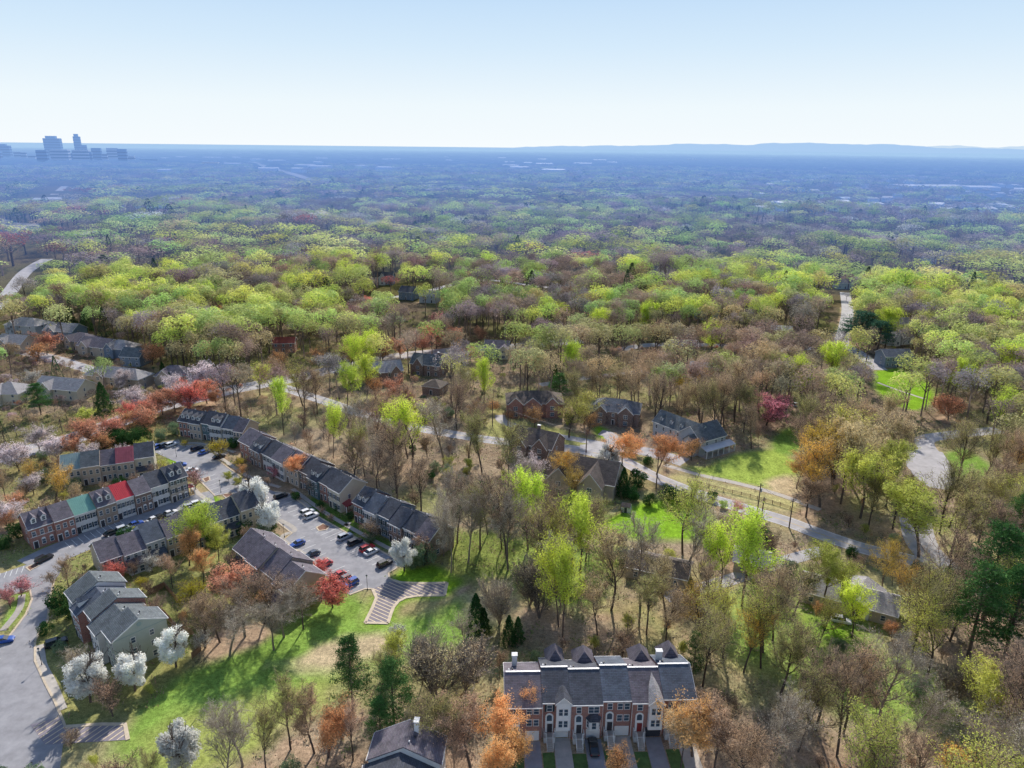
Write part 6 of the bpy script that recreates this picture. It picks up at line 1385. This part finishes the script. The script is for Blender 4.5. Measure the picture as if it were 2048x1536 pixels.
def undergrowth():
    g = np.random.default_rng(9); VV, CC = [], []; P_ = []
    for Y in np.arange(76, 420, 2.0):
        for X in np.arange(-300, 300, 2.0):
            x = X + g.uniform(-1.2, 1.2); y = Y + g.uniform(-1.2, 1.2)
            if not inview(x, y, 0, 20) or blocked(x, y) >= .45: continue
            if vnoise(np.array(x + 700), np.array(y + 300), 14, 21) < .30 or g.random() < .25: continue
            P_.append((x, y))
    P_ = np.array(P_); m = len(P_); n = 12; C_ = np.zeros((m, n, 3)); C_[..., :2] = P_[:, None] + g.normal(size=(m, n, 2)) * .8; hh = g.uniform(.5, 2.2, (m, 1)) * g.uniform(.5, 1, (m, 1)); C_[..., 2] = g.uniform(.05, 1, (m, n)) * hh + .1
    pal = np.array([(.34, .25, .18), (.40, .28, .19), (.27, .28, .12), (.24, .33, .10), (.46, .36, .26), (.20, .17, .14)]); c = pal[g.integers(0, 6, m)][:, None] * g.uniform(.7, 1.3, (m, n, 1))
    C_ = C_.reshape(-1, 3); V = cards(C_, g.uniform(.25, .75, len(C_)), g, aspect=.6); me = np_mesh('undergrowth', [(V, 4, 0)], [WOODM]); c = np.repeat(c.reshape(-1, 3), 4, 0)
    at = me.color_attributes.new('Col', 'FLOAT_COLOR', 'POINT'); at.data.foreach_set('color', np.concatenate([c, np.ones((len(c), 1))], 1).astype(np.float32).ravel())
    tag(link('undergrowth', me), 'low brushy undergrowth and fallen leaves on the wood floor', 'undergrowth', kind='stuff'); print('under', m)
undergrowth()
s1 = scatter(280, 640, 14.5)
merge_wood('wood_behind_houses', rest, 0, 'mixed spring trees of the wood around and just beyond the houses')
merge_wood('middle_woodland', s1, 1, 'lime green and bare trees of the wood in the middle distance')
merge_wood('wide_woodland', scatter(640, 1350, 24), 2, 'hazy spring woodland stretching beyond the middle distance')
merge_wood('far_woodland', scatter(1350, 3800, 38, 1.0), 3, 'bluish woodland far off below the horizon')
# low clumps of the plain out to the horizon
def plain():
    g = np.random.default_rng(4); out = []; 
    for r0, r1, n, w, h in ((3500, 6500, 11000, 45, 15), (6500, 14000, 9000, 110, 20), (14000, 30000, 6000, 260, 28)):
        a = g.uniform(-.72, .72, n); r = np.sqrt(g.uniform(r0 * r0, r1 * r1, n)); x = np.sin(a) * r; y = np.cos(a) * r; ww = w * g.uniform(.5, 1.6, n); hh = h * g.uniform(.4, 1.3, n) 
        ok = np.array([not ((rpath[:, 0] - X) ** 2 + (rpath[:, 1] - Y) ** 2 < (rhw + 15) ** 2).any() for X, Y in zip(x, y)]) if r1 < 8000 else np.ones(n, bool)
        x, y, ww, hh = x[ok], y[ok], ww[ok], hh[ok]; z = hgt(x, y)
        base = np.stack([x, y, z], 1)
        q = np.array([[-1, -.4, 0], [-.45, -.2, 1], [.5, -.2, .85], [1, -.4, 0]]); q2 = np.array([[-.45, -.2, 1], [.5, -.2, .85], [.6, .5, .7], [-.6, .5, .75]])
        for t in (q, q2):
            v = t[None] * np.stack([ww, ww, hh], 1)[:, None] + base[:, None]; out.append((v.reshape(-1, 3), g.uniform(.6, 1.3, len(x)), g.random(len(x))))
    V = np.concatenate([o[0] for o in out]); b = np.concatenate([o[1] for o in out]); c = np.concatenate([o[2] for o in out])
    col = np.where((c < .45)[:, None], np.array((.2, .17, .18)), np.where((c < .93)[:, None], np.array((.2, .28, .13)), np.array((.5, .5, .5)))) * b[:, None]
    me = np_mesh('plain_woodland', [(V, 4, 0)], [WOODM]); col = np.repeat(col, 4, 0)
    at = me.color_attributes.new('Col', 'FLOAT_COLOR', 'POINT'); at.data.foreach_set('color', np.concatenate([col, np.ones((len(col), 1))], 1).astype(np.float32).ravel())
    tag(link('plain_woodland', me), 'flat hazy wooded plain reaching the horizon', 'woodland', kind='stuff')
plain()
# ------------------------------------------------------------------ ground sheet
def ground():
    def ext(a, b, lo, hi):
        l = [a]; s = 2.
        while l[-1] > lo: l.append(l[-1] - s); s *= 1.13
        r = [b]; s = 2.
        while r[-1] < hi: r.append(r[-1] + s); s *= 1.13
        return np.array(l[1:][::-1]), np.array(r[1:])
    lx, rx = ext(GX0, GX1, -60000, 60000); ly, ry = ext(GY0, GY1, -400, 70000)
    xs = np.concatenate([lx, np.arange(GX0, GX1 + 1), rx]); ys = np.concatenate([ly, np.arange(GY0, GY1 + 1), ry]); X, Y = np.meshgrid(xs, ys); Z = hgt(X, Y)
    Z[:] -= np.where(np.hypot(X, Y) > 430, .3, 0) * 0
    C_ = np.zeros(X.shape + (3,)); f = fbm(np.abs(X) + 100, np.abs(Y) + 100, 60, 2)[..., None]; C_[:] = (LITTER * .35 + MULCH * .3) * f * .9 + YGR * (1 - f) * .25
    i0, j0 = len(ly), len(lx)
    n3 = fbm(gx + 100, gy + 900, 4, 12)[..., None]; GCC = GC * (.8 + .4 * n3)
    far_ = np.clip((np.hypot(gx, gy) - 270) / 180, 0, 1)[..., None] * (BLOCK < .45)[..., None]; GCC = GCC * (1 - far_ * .55)  # wood floor darkened with distance, painting shade into gaps between crowns
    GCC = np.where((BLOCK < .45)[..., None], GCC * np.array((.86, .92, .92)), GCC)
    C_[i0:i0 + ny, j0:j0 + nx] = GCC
    me = bpy.data.meshes.new('ground'); V = np.stack([X, Y, Z], 2).reshape(-1, 3); me.vertices.add(len(V)); me.vertices.foreach_set('co', V.astype(np.float32).ravel())
    w = len(xs); h = len(ys); a = (np.arange(h - 1)[:, None] * w + np.arange(w - 1)[None]).ravel(); Q = np.stack([a, a + 1, a + w + 1, a + w], 1)
    me.loops.add(Q.size); me.loops.foreach_set('vertex_index', Q.ravel().astype(np.int32)); me.polygons.add(len(Q)); me.polygons.foreach_set('loop_start', (np.arange(len(Q)) * 4).astype(np.int32)); me.polygons.foreach_set('loop_total', np.full(len(Q), 4, np.int32)); me.update(calc_edges=True)
    at = me.color_attributes.new('Col', 'FLOAT_COLOR', 'POINT'); cc = C_.reshape(-1, 3); at.data.foreach_set('color', np.concatenate([cc, np.ones((len(cc), 1))], 1).astype(np.float32).ravel())
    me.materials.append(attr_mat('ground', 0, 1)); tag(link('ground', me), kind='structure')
ground()
# distant hills, their haze painted in as blue emission
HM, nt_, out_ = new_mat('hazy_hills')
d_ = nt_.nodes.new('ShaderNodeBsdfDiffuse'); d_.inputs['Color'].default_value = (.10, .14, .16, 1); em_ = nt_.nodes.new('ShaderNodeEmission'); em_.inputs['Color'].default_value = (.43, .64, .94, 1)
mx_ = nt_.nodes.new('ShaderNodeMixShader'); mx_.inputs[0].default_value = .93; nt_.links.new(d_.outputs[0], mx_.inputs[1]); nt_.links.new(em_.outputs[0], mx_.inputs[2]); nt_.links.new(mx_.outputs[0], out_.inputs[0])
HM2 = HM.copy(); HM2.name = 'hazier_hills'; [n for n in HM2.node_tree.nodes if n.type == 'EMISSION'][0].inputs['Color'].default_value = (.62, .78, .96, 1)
def hills(D, px0, px1, tops, m):
    mb = MB(); i = mb.mi(m); xs = np.linspace(px0, px1, 90); 
    for px in xs:
        ty = np.interp(px, [t[0] for t in tops], [t[1] for t in tops]) + .6 * math.sin(px / 13.) + .4 * math.sin(px / 5.3 + 1)
        dx, dy, dz = ray(px, ty); z = CH + dz / dy * D; x = dx / dy * D
        mb.v += [(x, D - 4000, 0), (x, D, max(z, 0)), (x, D + 6000, 0)]
    for k in range(len(xs) - 1):
        for a in (0, 1): mb.f.append((3 * k + a, 3 * k + 3 + a, 3 * k + 4 + a, 3 * k + 1 + a)); mb.m.append(i)
    tag(mb.build('hills'), kind='structure')
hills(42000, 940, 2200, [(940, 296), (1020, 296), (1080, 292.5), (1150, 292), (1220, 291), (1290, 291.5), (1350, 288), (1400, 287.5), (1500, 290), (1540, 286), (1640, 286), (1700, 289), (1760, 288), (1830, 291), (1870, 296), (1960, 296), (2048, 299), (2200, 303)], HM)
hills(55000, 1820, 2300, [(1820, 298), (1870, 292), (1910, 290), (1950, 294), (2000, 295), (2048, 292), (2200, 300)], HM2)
# ------------------------------------------------------------------ light, sky, camera
SE, SA = 38.0, 7.0
S = bpy.data.lights.new('sun', 'SUN'); S.energy = 5.0; S.angle = R(.5); S.color = (1, .935, .83)
so = bpy.data.objects.new('sun', S); COL.objects.link(so)
sd_ = Vector((math.sin(R(SA)) * math.cos(R(SE)), math.cos(R(SA)) * math.cos(R(SE)), math.sin(R(SE))))
so.rotation_euler = sd_.to_track_quat('Z', 'Y').to_euler(); so.location = sd_ * 300
W = bpy.data.worlds.new('World'); SC.world = W; W.use_nodes = True; nt = W.node_tree; N, L = nt.nodes, nt.links
bg = N['Background']; sk = N.new('ShaderNodeTexSky'); sk.sky_type = 'NISHITA'; sk.sun_disc = False; sk.sun_elevation = R(SE); sk.sun_rotation = R(SA); sk.air_density = 1.0; sk.dust_density = .6; sk.ozone_density = 2.0
bg.inputs['Strength'].default_value = 1.0
sv = N.new('ShaderNodeVectorMath'); sv.operation = 'SCALE'; L.new(sk.outputs[0], sv.inputs[0]); sv.inputs['Scale'].default_value = .15
# pale humid band above the horizon
tc = N.new('ShaderNodeTexCoord'); sp = N.new('ShaderNodeSeparateXYZ'); L.new(tc.outputs['Generated'], sp.inputs[0])
cr = N.new('ShaderNodeValToRGB'); L.new(sp.outputs[2], cr.inputs[0]); el = cr.color_ramp.elements
el[0].position = 0; el[0].color = (.92, .97, 1.0, 1); el[1].position = .2; el[1].color = (.50, .70, .94, 1)
e_ = el.new(.05); e_.color = (.86, .945, .99, 1); e_ = el.new(.12); e_.color = (.67, .83, .975, 1)
mr = N.new('ShaderNodeMapRange'); L.new(sp.outputs[2], mr.inputs['Value']); mr.inputs['From Min'].default_value = .2; mr.inputs['From Max'].default_value = .45; mr.inputs['To Min'].default_value = 0; mr.inputs['To Max'].default_value = 1
mx = N.new('ShaderNodeMix'); mx.data_type = 'RGBA'; L.new(mr.outputs[0], mx.inputs[0]); L.new(cr.outputs[0], mx.inputs[6]); L.new(sv.outputs[0], mx.inputs[7]); L.new(mx.outputs[2], bg.inputs['Color'])
cd = bpy.data.cameras.new('camera'); cd.sensor_width = 36; cd.lens = F / 2048 * 36; cd.clip_start = 1; cd.clip_end = 120000
co = bpy.data.objects.new('camera', cd); COL.objects.link(co); co.location = (0, 0, CH)
from mathutils import Matrix
co.matrix_world = Matrix.Translation((0, 0, CH)) @ Matrix.Rotation(math.pi / 2 - PITCH, 4, 'X') @ Matrix.Rotation(ROLL, 4, 'Z')
SC.camera = co
SC.view_settings.view_transform = 'Standard'; SC.view_settings.look = 'None'; SC.view_settings.exposure = 0
SC.cycles.use_adaptive_sampling = True; SC.cycles.adaptive_threshold = .035
SC.cycles.max_bounces = 4; SC.cycles.diffuse_bounces = 3; SC.cycles.glossy_bounces = 2; SC.cycles.transmission_bounces = 3; SC.cycles.transparent_max_bounces = 4
